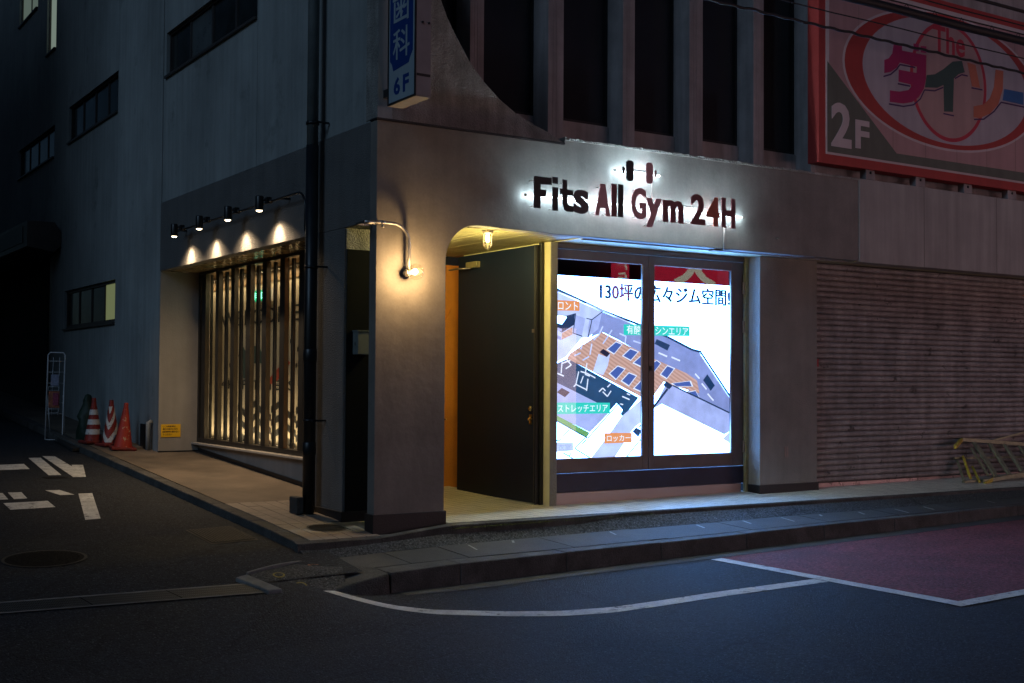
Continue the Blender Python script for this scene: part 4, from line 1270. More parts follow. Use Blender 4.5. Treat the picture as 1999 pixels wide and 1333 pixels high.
Hp = [[(0, 0), (.31, 0), (.31, .40), (.69, .38), (.69, 0), (1, 0), (1, 1), (.69, 1), (.69, .60), (.31, .60), (.31, 1), (0, 1)]]
letter('letter', (1.826, 3.352, 2.051, 3.685), 'k', Fp)
letter('letter', (2.068, 3.343, 2.136, 3.699), 'k', ip)
letter('letter', (2.166, 3.346, 2.342, 3.682), 'k', tp)
letter('letter', (2.349, 3.335, 2.552, 3.593), 'g', s='s', bold=.055)
letter('letter', (2.647, 3.339, 2.851, 3.684), 'p', [[(0, 0), (.27, 0), (.34, .24), (.66, .24), (.72, 0), (1, 0), (.66, 1), (.35, 1)][:3] + [(.42, .42), (.5, .78), (.58, .42), (.34, .42)][:0] + [(.66, .24), (.72, 0), (1, 0), (.66, 1), (.35, 1)]])
letter('letter', (2.876, 3.343, 2.944, 3.701), 'd', lp)
letter('letter', (2.968, 3.342, 3.035, 3.702), 'k', lp)
letter('letter', (3.157, 3.342, 3.368, 3.687), 'p', s='G', bold=.05)
letter('letter', (3.369, 3.262, 3.598, 3.586), 'p', s='y', bold=.055)
letter('letter', (3.622, 3.339, 3.927, 3.588), 'd', s='m', bold=.045)
letter('letter', (4.045, 3.343, 4.265, 3.692), 'd', s='2', bold=.05)
letter('letter', (4.289, 3.342, 4.495, 3.680), 'r', s='4', bold=.05)
letter('letter', (4.534, 3.339, 4.747, 3.687), 'd', Hp)
for (a, b, c, d, m) in ((3.079, 3.187, 3.757, 3.995, 'k'), (3.367, 3.472, 3.753, 3.997, 'p'), (3.023, 3.059, 3.839, 3.914, 'k'), (3.495, 3.526, 3.843, 3.919, 'd')):
    mb = MB(); mb.prism(rrect(a, b, c, d, min((b - a) * .42, .04)), fL, 0, .006); mb.build('dumbbell_plate', LET[m], gs)
MB().box(3.188, 3.366, -.121, -.107, 3.885, 3.897).build('dumbbell_bar', LET['g'], gs)
def tubes(nm, x0, x1, z, e):
    # an LED bar: the diffuser faces the wall, its back is a dimmer opal strip
    mb = MB(); mb.tube([(x0, -.062, z), (x1, -.062, z)], .0105, 12)
    for i, f in enumerate(mb.f):
        if len(f) == 4 and sum(mb.v[k][1] for k in f) / 4 < -.0605: mb.mi[i] = 1
    mb.build(nm, [e, TUBEFRONT], gs)
tubes('light_tube', 1.775, 4.895, 3.487, TUBE)
tubes('light_tube', 2.975, 3.605, 3.868, TUBE)
mb = MB()
for z, x0, x1 in ((3.487, 1.75, 4.92), (3.868, 2.955, 3.625)):
    for x in (x0, x1):
        mb.lathe([(0, 0), (.013, 0), (.013, .03), (0, .03)], (x - .015, -.062, z), (1, 0, 0), 10)
mb.build('tube_cap', RECESS, gs)
mb = MB(); mb.tube([(3.52, -.03, 3.84), (3.52, -.03, 3.51)], .009, 8); mb.tube([(3.68, -.005, 3.556), (4.60, -.005, 3.556)], .004, 6); mb.tube([(4.655, -.02, 3.37), (4.655, -.02, 3.08)], .013, 8); mb.build('cable_conduit', STEEL, gs)
mb = MB()
for x, z in ((1.83, 3.65), (1.84, 3.37), (2.10, 3.36), (2.25, 3.66), (2.45, 3.56), (2.45, 3.36), (2.66, 3.36), (2.84, 3.36), (2.75, 3.66), (3.26, 3.36), (3.26, 3.67), (3.42, 3.28), (3.64, 3.36), (3.9, 3.36), (3.78, 3.57), (4.06, 3.36), (4.15, 3.67), (4.42, 3.36), (4.45, 3.66), (4.58, 3.66), (4.70, 3.36)):
    mb.tube([(x, 0, z), (x, -.104, z)], .004, 6)
mb.build('standoff_pin', STEEL, gs)
hook = MB(); hook.tube([(5.542, 0, 3.285), (5.542, -.04, 3.285), (5.542, -.045, 3.26)], .009, 8); tag(hook.build('wall_hook', STEEL), 'tiny metal hook left on the fascia right of the lit letters', 'hook')

# the wall-sized display behind the glass
ds = thing('display_screen', 'glowing video screen with a gym floor plan behind the shopfront glass', 'screen', (4.2, .95, .5))
MB().box(2.66, 5.72, .955, 1.05, .535, 2.762).build('screen_housing', BLACK, ds)
E_ = 1.0
PAL = {'white': (1.6, 4.2, 10.6), 'lav1': (.70, .84, 1.4), 'lav2': (.30, .37, .80), 'lav3': (.48, .58, 1.10), 'wood': (.52, .22, .15), 'mat': (.012, .075, .20),
       'navy': (.006, .035, .12), 'belt': (.07, .14, .52), 'dark': (.012, .014, .05), 'green': (.18, .50, .15), 'orange': (1.0, .36, .10), 'cyan': (.02, .78, .66), 'label': (1.1, 1.25, 1.4), 'line': (.95, 1.05, 1.35)}
EM = {k: emit('screen_' + k, v, E_) for k, v in PAL.items()}
EM['white'].node_tree.nodes['Principled BSDF'].inputs['Emission Strength'].default_value = 3.6
for k in ('lav1', 'lav2', 'lav3', 'mat', 'green'):
    nt = EM[k].node_tree; ge = nt.nodes.new('ShaderNodeNewGeometry'); nz = nt.nodes.new('ShaderNodeTexNoise'); nz.inputs['Scale'].default_value = 6; nz.inputs['Detail'].default_value = 6
    cr = nt.nodes.new('ShaderNodeMix'); cr.data_type = 'RGBA'
    cr.inputs[6].default_value = (*[c * .62 for c in PAL[k]], 1); cr.inputs[7].default_value = (*[c * 1.35 for c in PAL[k]], 1)
    nt.links.new(ge.outputs['Position'], nz.inputs['Vector']); nt.links.new(nz.outputs[0], cr.inputs[0]); nt.links.new(cr.outputs[2], nt.nodes['Principled BSDF'].inputs['Emission Color'])
# planks of the pictured wooden floor
nt = EM['wood'].node_tree
wv = nt.nodes.new('ShaderNodeTexWave'); wv.inputs['Scale'].default_value = 7; wv.inputs['Distortion'].default_value = 1.5; wv.inputs['Detail'].default_value = 3
mp = nt.nodes.new('ShaderNodeMapping'); mp.inputs['Rotation'].default_value = (0, R(62), 0)
ge = nt.nodes.new('ShaderNodeNewGeometry')
cr = nt.nodes.new('ShaderNodeMix'); cr.data_type = 'RGBA'; cr.inputs[6].default_value = (.58, .33, .27, 1); cr.inputs[7].default_value = (.80, .50, .43, 1)
nt.links.new(ge.outputs['Position'], mp.inputs[0]); nt.links.new(mp.outputs[0], wv.inputs[0]); nt.links.new(wv.outputs[0], cr.inputs[0])
nt.links.new(cr.outputs[2], nt.nodes['Principled BSDF'].inputs['Emission Color'])
keys = list(PAL)
mb = MB()
mb.face([(2.665, .953, .545), (5.70, .953, .545), (5.70, .953, 2.752), (2.665, .953, 2.752)], keys.index('white'))
def clip(poly, lo, hi, ax):
    def cut(P, v, keep):
        o = []
        for i in range(len(P)):
            a, b = P[i], P[(i + 1) % len(P)]
            ia, ib = keep(a[ax], v), keep(b[ax], v)
            if ia: o.append(a)
            if ia != ib:
                t = (v - a[ax]) / (b[ax] - a[ax]); o.append((a[0] + t * (b[0] - a[0]), a[1] + t * (b[1] - a[1])))
        return o
    P = cut(poly, lo, lambda q, v: q >= v)
    return cut(P, hi, lambda q, v: q <= v) if P else P
for i, (c, p) in enumerate(PICTURE):
    p = clip(clip(p, 2.67, 5.695, 0), .55, 2.748, 1)
    if len(p) >= 3:
        y = .9525 - .0002 * i
        mb.face([(a, y, b) for a, b in p], keys.index(c))
mb.build('floor_plan_picture', [EM[k] for k in keys], ds)
for (s, u0, v0, u1, v1, c) in PICTURE_TEXT:
    mb = MB(); text_mb(mb, s, front(.926), (u0, v0, u1, v1), .001, .006)
    if c == 'navy':
        for k, (a, b) in enumerate(((.008, .0), (.016, .0), (.004, .006), (.012, .006))): text_mb(mb, s, front(.9257 - .0004 * k), (u0 + a, v0 + b, u1 + a, v1 + b), .001, .006)
    mb.build('caption', EM[c] if c != 'white' else EM['label'], ds)

# big shop billboard on the upper floor
bb = thing('billboard', 'large pink billboard with a red ring, coloured katakana and a 2F corner', 'billboard', (9.2, 0, 4.31))
BC = {'red': mat('board_red', (0.38, 0.045, 0.04), 0.5, 0.08, 3, streak=.1), 'pink': mat('board_pink', (0.42, 0.25, 0.25), 0.5, 0.06, 2, streak=.12), 'pale': mat('board_pale', (0.41, 0.36, 0.39), 0.5, 0.06, 2, streak=.12),
      'salmon': mat('board_salmon', (0.42, 0.27, 0.255), 0.5, 0.06, 2, streak=.1), 'crimson': mat('board_crimson', (0.45, 0.035, 0.06), 0.5, 0.08, 3), 'bgreen': mat('board_green', (0.12, 0.13, 0.105), 0.5, 0.08, 3, streak=.15),
      'magenta': mat('board_magenta', (0.34, 0.02, 0.10), 0.5, 0.08, 3), 'bdgreen': mat('board_dark_green', (0.05, 0.085, 0.075), 0.5, 0.08, 3), 'borange': mat('board_orange', (0.50, 0.15, 0.09), 0.5, 0.08, 3),
      'bblue': mat('board_blue', (0.04, 0.12, 0.30), 0.5, 0.08, 3), 'ink': mat('board_ink', (0.06, 0.02, 0.10), 0.5, 0.08, 3), 'cream': mat('board_cream', (0.52, 0.44, 0.44), 0.5, 0.06, 3)}
MB().box(6.27, 11.65, -.028, .16, 4.31, 6.83).build('board_frame', BC['red'], bb, bevel=.006)
MB().box(6.40, 11.52, -.032, -.026, 4.43, 6.705).build('pale_margin', BC['cream'], bb)
MB().box(6.46, 11.46, -.034, -.031, 4.485, 6.65).build('board_face', BC['pink'], bb)
def ring(cx, cz, a, b, n=72): return [(cx + a * math.cos(2 * math.pi * i / n), cz + b * math.sin(2 * math.pi * i / n)) for i in range(n)]
MB().prism(ring(8.822, 5.692, 2.115, .965), front(-.034), 0, .0012).build('ring_edge', BC['cream'], bb)
MB().prism(ring(8.822, 5.692, 2.075, .933), front(-.034), 0, .002).build('red_ring', BC['red'], bb)
MB().prism(ring(8.877, 5.701, 1.787, .875), front(-.034), 0, .003).build('ring_face', BC['pale'], bb)
MB().prism(ring(8.866, 5.696, .83, .838), front(-.034), 0, .004).build('oval_outline', BC['crimson'], bb)
MB().prism(ring(8.866, 5.696, .77, .785), front(-.034), 0, .005).build('oval_face', BC['salmon'], bb)
for i, (c, p) in enumerate(BOARD_ART):
    if c == 'bgreen':
        p = [(6.49, 5.60), (6.49, 5.62)] [:0] + p
        MB().prism(p, front(-.034), 0, .0025).build('green_corner', BC[c], bb)
    else:
        e = MB().prism(p, front(-.034), 0, .008).build('katakana_stroke', BC[c], bb)
for p in BOARD_LINES:
    mb = MB()
    for (a, b), (c, d) in zip(p, p[1:]):
        L = math.hypot(c - a, d - b) or 1; nx, nz = -(d - b) / L * .010, (c - a) / L * .010
        mb.prism([(a + nx, b + nz), (c + nx, d + nz), (c - nx, d - nz), (a - nx, b - nz)], front(-.034), 0, .0065)
    mb.build('shadow_line', BC['ink'], bb)
mb = MB(); text_mb(mb, 'The', front(-.034), (8.517, 6.087, 9.209, 6.452), .008, .018); mb.build('lettering', BC['crimson'], bb)
mb = MB(); text_mb(mb, '2', front(-.034), (6.494, 4.541, 6.87, 5.12), .008, .03); mb.build('lettering', BC['cream'], bb)
mb = MB(); text_mb(mb, 'F', front(-.034), (6.946, 4.564, 7.214, 4.94), .008, .03); mb.build('lettering', BC['cream'], bb)
for x in (7.02, 7.69, 8.36, 9.03, 9.70, 10.37, 11.0):
    MB().box(x - .0015, x + .0015, -.0355, -.033, 4.49, 6.64).build('sheet_joint', BC['bgreen'], bb)
for a, b in ((7.189, 7.359), (8.19, 8.385), (9.225, 9.40), (10.23, 10.43), (11.2, 11.38)):
    br = MB().box(a, b, -.004, .10, 4.178, 4.309).build('bracket', PINKFIN, bb, bevel=.004)
    MB().lathe([(0, 0), (.018, 0), (.018, .008), (0, .008)], ((a + b) / 2, -.004, 4.27), (0, -1, 0), 10).build('bolt', BLACK, br)

# blade sign on the corner
bs = thing('blade_sign', 'blue and white projecting sign with 6F at its foot, on the building corner', 'sign', (.12, -.15, 4.2))
SIGNW = mat('sign_face_white', (0.34, 0.40, 0.44), 0.4, 0.06, 3, streak=.08)
SIGNB = mat('sign_face_blue', (0.010, 0.045, 0.21), 0.4, 0.06, 3)
SIGNK = mat('sign_frame', (0.02, 0.02, 0.022), 0.5, 0.1, 5)
SIGNP = mat('sign_side', (0.28, 0.24, 0.24), 0.5, 0.1, 3, streak=.1)
MB().box(.045, .206, -.724, -.15, 4.215, 6.2).build('sign_body', SIGNP, bs, bevel=.004)
MB().box(.046, .205, -.722, -.152, 4.203, 4.2145).build('bottom_panel', RECESS, bs)
mb = MB(); mb.box(.034, .0445, -.726, -.702, 4.205, 6.2); mb.box(.034, .0445, -.172, -.148, 4.205, 6.2); mb.box(.034, .0445, -.702, -.172, 4.205, 4.225); mb.build('sign_rim', SIGNK, bs)
MB().box(.039, .0447, -.702, -.172, 4.225, 6.2).build('sign_face', SIGNW, bs)
sB = lambda u, v, d: (.039 - d, -u, v)
MB().prism([(.19, 6.2), (.667, 6.2), (.667, 4.66), (.61, 4.60), (.585, 4.555), (.264, 4.53), (.236, 4.60), (.19, 4.64)], sB, 0, .0015).build('blue_panel', SIGNB, bs)
mb = MB(); text_mb(mb, '歯', sB, (.245, 4.985, .60, 5.33), .003, .008); text_mb(mb, '科', sB, (.255, 4.63, .60, 4.93), .003, .008); text_mb(mb, '療', sB, (.245, 5.36, .60, 5.70), .003, .008)
mb.build('lettering', SIGNW, bs)
mb = MB(); text_mb(mb, '6', sB, (.28, 4.285, .41, 4.455), .003, .03); text_mb(mb, 'F', sB, (.47, 4.285, .59, 4.455), .003, .03); mb.build('lettering', SIGNB, bs)
mb = MB()
for z in (4.36, 5.6): mb.box(.07, .17, -.149, .012, z - .04, z + .04)
mb.build('mounting_arm', SIGNK, bs)
mb = MB()
for y in (-.25, -.62): mb.lathe([(0, 0), (.012, 0), (.012, .01), (0, .01)], (.11 if y < -.4 else .18, -.725, 4.92), (0, -1, 0), 8)
mb.box(.05, .20, -.7265, -.7235, 4.40, 4.425); mb.build('side_bolt', SIGNK, bs)

# yellow notice on the recess wall
nb = thing('notice_board', 'small yellow printed notice on the recess wall beside the slatted window', 'notice', (.19, 7.1, .62))
MB().box(.042, .334, 7.094, 7.1015, .618, .807).build('plate', YSIGN, nb)
mb = MB()
for i, s in enumerate(('ここは駐輪禁止', '通行の妨げになり', '自転車等を置かない', 'でください')):
    text_mb(mb, s, front(7.094), (.065, .762 - .040 * i, .065 + .028 * len(s), .790 - .040 * i), .0012, .02)
mb.build('lettering', INK, nb)

# exit sign glowing inside the lobby
ex = thing('exit_sign', 'green lit exit sign hanging behind the dark slats', 'exit sign', (1.15, 6.0, 2.62))
MB().box(1.13, 1.16, 5.56, 6.42, 2.615, 2.80).build('housing', WHITEMETAL, ex)
MB().box(1.124, 1.1295, 5.58, 6.40, 2.63, 2.785).build('green_face', GREENFACE, ex)
mb = MB()
sE = lambda u, v, d: (1.123 - d, -u, v)
text_mb(mb, '非常口', sE, (-6.28, 2.65, -5.80, 2.765), .002, .02)
mb.box(1.121, 1.123, 5.62, 5.66, 2.66, 2.75); mb.box(1.121, 1.123, 5.66, 5.72, 2.66, 2.675)
mb.build('lettering', GREENMARK, ex)

# ================================================================== LAMPS
def point(name, loc, power, col, r=.03):
    l = bpy.data.lights.new(name, 'POINT'); l.energy = power; l.color = col; l.shadow_soft_size = r
    o = bpy.data.objects.new(name, l); COL.objects.link(o); o.location = loc
    return o
gl = thing('globe_wall_lamp', 'clear globe lamp on a bent steel conduit on the corner pillar', 'wall lamp', (.33, -.1, 2.6))
path = [(-.17, -.09, 3.046), (0, -.09, 3.056), (.10, -.09, 3.056)]
for i in range(1, 9):
    a = R(90 * i / 8); path.append((.13 + .195 * math.sin(a), -.09, 2.861 + .195 * math.cos(a)))
path += [(.326, -.09, 2.72), (.326, -.09, 2.60)]
MB().tube(path, .0155, 12).build('conduit', CHROME, gl)
mb = MB(); mb.tube([(-.175, -.085, 3.046), (-.06, -.085, 3.05)], .021, 10); mb.tube([(.0, -.088, 3.056), (.05, -.088, 3.056)], .019, 10); mb.box(.015, .035, -.09, 0, 3.045, 3.065); mb.box(-.18, -.16, -.1, .09, 3.035, 3.058); mb.box(-.18, .0, .08, .10, 3.035, 3.058)
mb.lathe([(0, 0), (.014, 0), (.014, .03), (0, .03)], (.03, -.088, 3.035), (0, 0, -1), 10); mb.build('coupling', CHROME, gl)
mb = MB(); mb.lathe([(0, 0), (.042, 0), (.042, .05), (.034, .075), (.028, .085), (0, .085)], (.328, -.045, 2.57), (0, -1, 0), 24); mb.lathe([(0, 0), (.026, 0), (.026, .05), (0, .05)], (.328, -.0, 2.57), (0, -1, 0), 18); mb.build('socket', CHROME, gl)
GC = (.340, -.205, 2.572)
mb = MB()
prof = []
for i in range(17):
    a = math.pi * (0.13 + .87 * i / 16)
    prof.append((.083 * math.sin(a), -.083 * math.cos(a)))
mb.lathe(prof, GC, (0, -1, 0), 28); mb.build('globe', BULBGLASS, gl)
mb = MB(); mb.lathe([(0, -.02), (.014, -.02), (.026, .01), (.032, .035), (.026, .058), (.012, .070), (0, .072)], (.332, -.165, 2.571), (0, -1, 0), 20); mb.build('bulb', BULBW, gl)

pl = thing('porch_lamp', 'small caged ceiling lamp just inside the arched porch', 'ceiling lamp', (1.42, .16, 3.1))
LAMPS = [(pl, 1.46, .24)]
pl_fill = thing('porch_lamp', 'unseen caged ceiling lamp added deeper in the porch to brighten its floor', 'ceiling lamp', (.95, 1.3, 3.1))  # added lamp, hidden by the pillar, to lift the porch floor
LAMPS.append((pl_fill, .95, 1.3))
for pl, PX, PY in LAMPS:
    mb = MB(); mb.lathe([(0, 0), (.062, 0), (.062, .018), (.045, .03), (0, .03)], (PX, PY, 3.107), (0, 0, -1), 24); mb.build('mount', STEEL, pl)
    mb = MB(); mb.lathe([(.040, .03), (.042, .10), (.040, .15), (.026, .185), (0, .195)], (PX, PY, 3.107), (0, 0, -1), 22); mb.build('jar', BULBGLASS, pl)
    mb = MB(); mb.lathe([(.012, .03), (.022, .06), (.024, .10), (.014, .125), (0, .13)], (PX, PY, 3.107), (0, 0, -1), 16); mb.build('bulb', BULBY, pl)
    mb = MB()
    for k in range(6):
        a = 2 * math.pi * k / 6
        mb.tube([(PX + .05 * math.cos(a), PY + .05 * math.sin(a), 3.08), (PX + .05 * math.cos(a), PY + .05 * math.sin(a), 2.95), (PX + .02 * math.cos(a), PY + .02 * math.sin(a), 2.905)], .0028, 6)
    for z in (3.03, 2.96): mb.tube([(PX + .05 * math.cos(2 * math.pi * k / 18), PY + .05 * math.sin(2 * math.pi * k / 18), z) for k in range(19)], .0028, 6)
    mb.build('cage', STEEL, pl)

# spotlights on a bent pipe over the slatted window
rail = thing('lamp_rail', 'thin dark steel pipe bending down the side fascia and carrying four spotlights', 'pipe', (-.12, 3.5, 3.05))
path = [(-.115, 5.95, 3.555), (-.115, 2.0, 3.565), (-.115, 1.74, 3.565)]
for i in range(1, 7):
    a = R(90 * i / 6); path.append((-.115, 1.70 - .20 * math.sin(a), 3.365 + .20 * math.cos(a)))
path += [(-.115, 1.50, 3.12), (-.06, 1.50, 3.08), (0, 1.50, 3.08)]
MB().tube(path, .013, 10).build('pipe', PIPEBLK, rail)
mb = MB()
for y in (5.9, 4.1, 2.2): mb.box(-.12, .0, y - .012, y + .012, 3.55, 3.575)
mb.build('pipe_clip', PIPEBLK, rail)
WHERE = ['farthest of the four spotlights on the pipe over the slatted window', 'second spotlight from the far end of the pipe over the slatted window', 'third spotlight from the far end of the pipe, over the slatted window', 'spotlight nearest the pipe bend and the black downpipe']
SP = []
for i, y in enumerate((5.702, 4.659, 3.589, 2.543)):
    s = thing('spotlight', WHERE[i], 'spotlight', (-.24, y, 3.45), 'spotlights along the pipe')
    if i == 0:
        SP.append(('can', MB().lathe([(0, .17), (.044, .17), (.048, .16), (.048, .02), (.045, .0), (.040, 0), (.038, .02)], (0, 0, 0), (0, 0, 1), 20).data('can', PIPEBLK)))
        SP.append(('lens', MB().lathe([(0, -.016), (.024, -.012), (.036, -.002), (.039, .014)], (0, 0, 0), (0, 0, 1), 18).data('lens', BULBW2)))
        m = MB(); m.tube([(0, 0, .1), (.05, -.03, .13), (.125, -.05, .115)], .016, 8); m.box(.06, .115, -.09, -.02, .085, .155); m.tube([(.09, -.11, .115), (.09, -.14, .09)], .02, 8)
        SP.append(('bracket', m.data('bracket', PIPEBLK)))
    for nm, me in SP:
        o = bpy.data.objects.new(nm, me); COL.objects.link(o); o.parent = s
    # the reflector throws a narrow hot beam inside a wide soft spill
    for nm, en, sz, bl, tl in (('spot_beam', (92, 108, 84, 100)[i], 64, .85, -35), ('spot_spill', 95, 130, 1.0, -8)):
        l = bpy.data.lights.new(nm, 'SPOT'); l.energy = en; l.color = (1.0, .72, .43); l.spot_size = R(sz); l.spot_blend = bl; l.shadow_soft_size = .03
        o = bpy.data.objects.new(nm, l); COL.objects.link(o); o.location = (-.24, y, 3.425); o.rotation_euler = (R((-2, 3, 0, -3)[i]), R(tl), 0)

# ================================================================== STREET THINGS
DPY = 1.27
dp = thing('downpipe', 'tall downpipe at the building corner, black below and grey above, beside the slatted window', 'downpipe', (-.13, 1.22, .05))
MB().tube([(-.14, DPY, .06), (-.14, DPY, 4.02)], .068, 20).build('lower_pipe', PIPEBLK, dp)
MB().tube([(-.14, DPY, 4.02), (-.14, DPY, 9)], .062, 20).build('upper_pipe', PIPEGREY, dp)
for z in (4.26, 2.70, 1.05):
    mb = MB()
    mb.lathe([(.064, -.016), (.073, -.016), (.073, .016), (.064, .016)], (-.14, DPY, z), (0, 0, 1), 20)
    mb.box(-.14, .0, DPY - .12, DPY - .095, z - .010, z + .010); mb.box(-.155, -.125, DPY - .12, DPY - .06, z - .010, z + .010)
    mb.build('pipe_clamp', PIPEBLK, dp)
for z in (.75, 1.75): MB().lathe([(.067, -.07), (.074, -.06), (.074, .06), (.067, .07)], (-.14, DPY, z), (0, 0, 1), 20).build('pipe_socket', PIPEBLK, dp)
tag(MB().box(-.30, -.215, 1.22, 1.42, .055, .235).build('concrete_block', KERB, bevel=.01), 'small rough concrete block standing at the foot of the black downpipe', 'block')
ub = thing('meter_box', 'small pale metal box fixed to the dark panel between the two corner pillars', 'utility box', (.18, .7, 1.75))
MB().box(.10, .26, .60, .724, 1.755, 1.995).build('box', GREYBOX, ub, bevel=.005)
MB().box(.092, .268, .59, .724, 1.996, 2.008).build('lid', GREYBOX, ub)
MB().box(.095, .0995, .655, .665, 1.85, 1.88).build('latch', BLACK, ub)

def cone_parts():
    A = MB().lathe([(.0, .70), (.028, .70), (.032, .69), (.034, .64), (.135, .045)], (0, 0, 0), (0, 0, 1), 24).data('body', CONERED)
    B = MB().box(-.18, .18, -.18, .18, 0, .045).data('base', CONEBASE, bevel=.015)
    def r(z): return .034 + (.135 - .034) * (.64 - z) / .595
    S = [MB().lathe([(r(z1) + .0035, z1), (r(z0) + .0035, z0)], (0, 0, 0), (0, 0, 1), 24).data('band', CONEWHITE) for z0, z1 in ((.44, .52), (.29, .37), (.14, .22))]
    D = MB()
    for k in range(54):
        for q in range(64):
            z0, z1 = .06 + .010 * k, .06 + .010 * (k + 1)
            a0, a1 = 2 * math.pi * q / 64, 2 * math.pi * (q + 1) / 64
            am = (a0 + a1) / 2 - 3.9
            am = (am + math.pi) % (2 * math.pi) - math.pi
            if ((z0 - abs(am) * .16) / .24) % 1 < .42:
                D.face([((r(z) + .0035) * math.cos(a), (r(z) + .0035) * math.sin(a), z) for a, z in ((a0, z0), (a1, z0), (a1, z1), (a0, z1))])
    return A, B, S, D.data('band', CONEWHITE)
CA, CB, CS, CD = cone_parts()
CN = [('striped red traffic cone with three white bands', (-.60, 8.42), 'bands', 0.1), ('red and white traffic cone with chevron pattern between two other cones', (-.44, 8.02), 'chev', .2), ('scuffed plain red traffic cone nearest the slatted window', (-.40, 7.52), 'plain', -.15)]
for lab, (x, y), kind, rz in CN:
    c = thing('traffic_cone', lab, 'traffic cone', (x, y, pave_z(y) + .002), 'traffic cones by the side wall')
    parts = [('base', CB), ('body', CA)] + ([('band', s) for s in CS] if kind == 'bands' else [('band', CD)] if kind == 'chev' else [])
    for nm, me in parts:
        o = bpy.data.objects.new(nm, me); COL.objects.link(o); o.parent = c
        if nm == 'band' and kind == 'chev': o['kind'] = 'stuff'
        if kind == 'plain' and nm == 'body': o.data = CAP_MESH(CA)
    c.rotation_euler = (.03 if kind == 'plain' else 0, .06 if kind == 'plain' else 0, rz)

mb = MB()
gy = 9.0
N = 18
for i, (r_, z) in enumerate([(.16, 0), (.17, .12), (.14, .28), (.15, .36), (.12, .44), (.07, .56), (.075, .62), (.04, .70), (.0, .72)]):
    for k in range(N):
        a = 2 * math.pi * k / N
        q = r_ * (1 + .16 * math.sin(3 * a + i * 1.3) + random.uniform(-.06, .06))
        mb.v.append((-.55 + q * math.cos(a), gy + q * math.sin(a), pave_z(gy) + z))
    if i:
        for k in range(N):
            a, b = (i - 1) * N + k, (i - 1) * N + (k + 1) % N
            mb.f.append((a, b, b + N, a + N)); mb.mi.append(0); mb.sm.append(True)
tag(mb.build('plastic_cover', GREENBAG), 'dark green plastic cover draped over a post behind the cones', 'cover')
kr = thing('kerb_ramp', 'low black rubber ramp lying on the road edge beside the brochure rack', 'kerb ramp', (-.75, 8.9, .42))
mb = MB()
q = [(-.98, 8.13), (-.58, 8.20), (-.50, 9.6), (-.90, 9.5)]
mb.hexa([(x, y, side_z(x, y) + .003) for x, y in q] + [(x, y, side_z(x, y) + (.075 if i in (1, 2) else .05)) for i, (x, y) in enumerate(q)])
mb.build('block', RUBBER, kr, bevel=.008)
tag(MB().box(-.02, .005, 7.62, 7.95, pave_z(7.7), pave_z(7.7) + .36).build('leaning_board', BLACK), 'small black board leaning on the pale wall behind the cones', 'board')
pp = MB(); pp.tube([(-.05, 7.42, pave_z(7.4)), (-.05, 7.42, .82), (-.0, 7.42, .84)], .038, 12); pp = pp.build('pipe_stub', PALEWALL); tag(pp, 'short pale pipe rising from the pavement against the wall by the cones', 'pipe')

# brochure rack
rk = thing('brochure_rack', 'white wire brochure rack on the pavement beyond the traffic cones', 'rack', (-.9, 9.8, .5))
ax = Vector((.265, -.102, 0)).normalized(); ay = Vector((.102, .265, 0)).normalized()
RO = Vector((-.885, 9.78, .48))
def rp_(u, d, z): return tuple(RO + ax * u + ay * d + Vector((0, 0, z)))
mb = MB()
W2 = .132
path = [rp_(-W2 - .0, 0, 0)] + [rp_(-W2, .16, 1.38), rp_(-W2 + .03, .163, 1.42), rp_(W2 - .03, .163, 1.42), rp_(W2, .16, 1.38), rp_(W2, 0, 0), rp_(-W2, 0, 0)]
mb.tube(path, .0115, 8); mb.build('front_frame', WHITEMETAL, rk)
for s in (-1, 1):
    mb = MB(); mb.tube([rp_(s * (W2 - .01), .09, .72), rp_(s * (W2 - .02), .42, .0)], .010, 8); mb.build('rear_leg', WHITEMETAL, rk)
mb = MB()
for z in (1.28, 1.10, .92, .60, .42): mb.tube([rp_(-W2, .115 * z + .005, z), rp_(W2, .115 * z + .005, z)], .005, 6)
for u in (-.05, .05): mb.tube([rp_(u, .15, 1.34), rp_(u, .04, .40)], .004, 6)
for z in (.50, .86): 
    mb.tube([rp_(-.10, .09 * z, z), rp_(-.10, -.03 + .09 * z, z), rp_(.06, -.03 + .09 * z, z), rp_(.06, .09 * z, z)], .005, 6)
    mb.tube([rp_(-.10, -.03 + .09 * z, z), rp_(-.10, -.03 + .09 * z, z - .06), rp_(.06, -.03 + .09 * z, z - .06), rp_(.06, -.03 + .09 * z, z)], .004, 6)
mb.build('wire_shelf', WHITEMETAL, rk)
def flyer(u0, u1, z0, z1, m, d):
    mb = MB(); P = [(u0, z0), (u1, z0), (u1, z1), (u0, z1)]
    mb.hexa([rp_(u, d + .1 * z, z) for u, z in P] + [rp_(u, d + .1 * z - .006, z) for u, z in P])
    tag(mb.build('flyer', m), {'PAPER1': 'pale blue flyer in the upper pocket of the wire rack', 'PAPER2': 'orange flyer at the back of the lower pocket of the wire rack', 'PAPER3': 'magenta flyer in the lower pocket of the wire rack'}[m['k']], 'flyer', 'flyers in the wire rack')
for k, m in (('PAPER1', PAPER1), ('PAPER2', PAPER2), ('PAPER3', PAPER3)): m['k'] = k
flyer(-.07, .05, .88, 1.06, PAPER1, -.02)
flyer(-.10, .07, .52, .79, PAPER2, -.012)
flyer(-.03, .055, .56, .76, PAPER3, -.026)

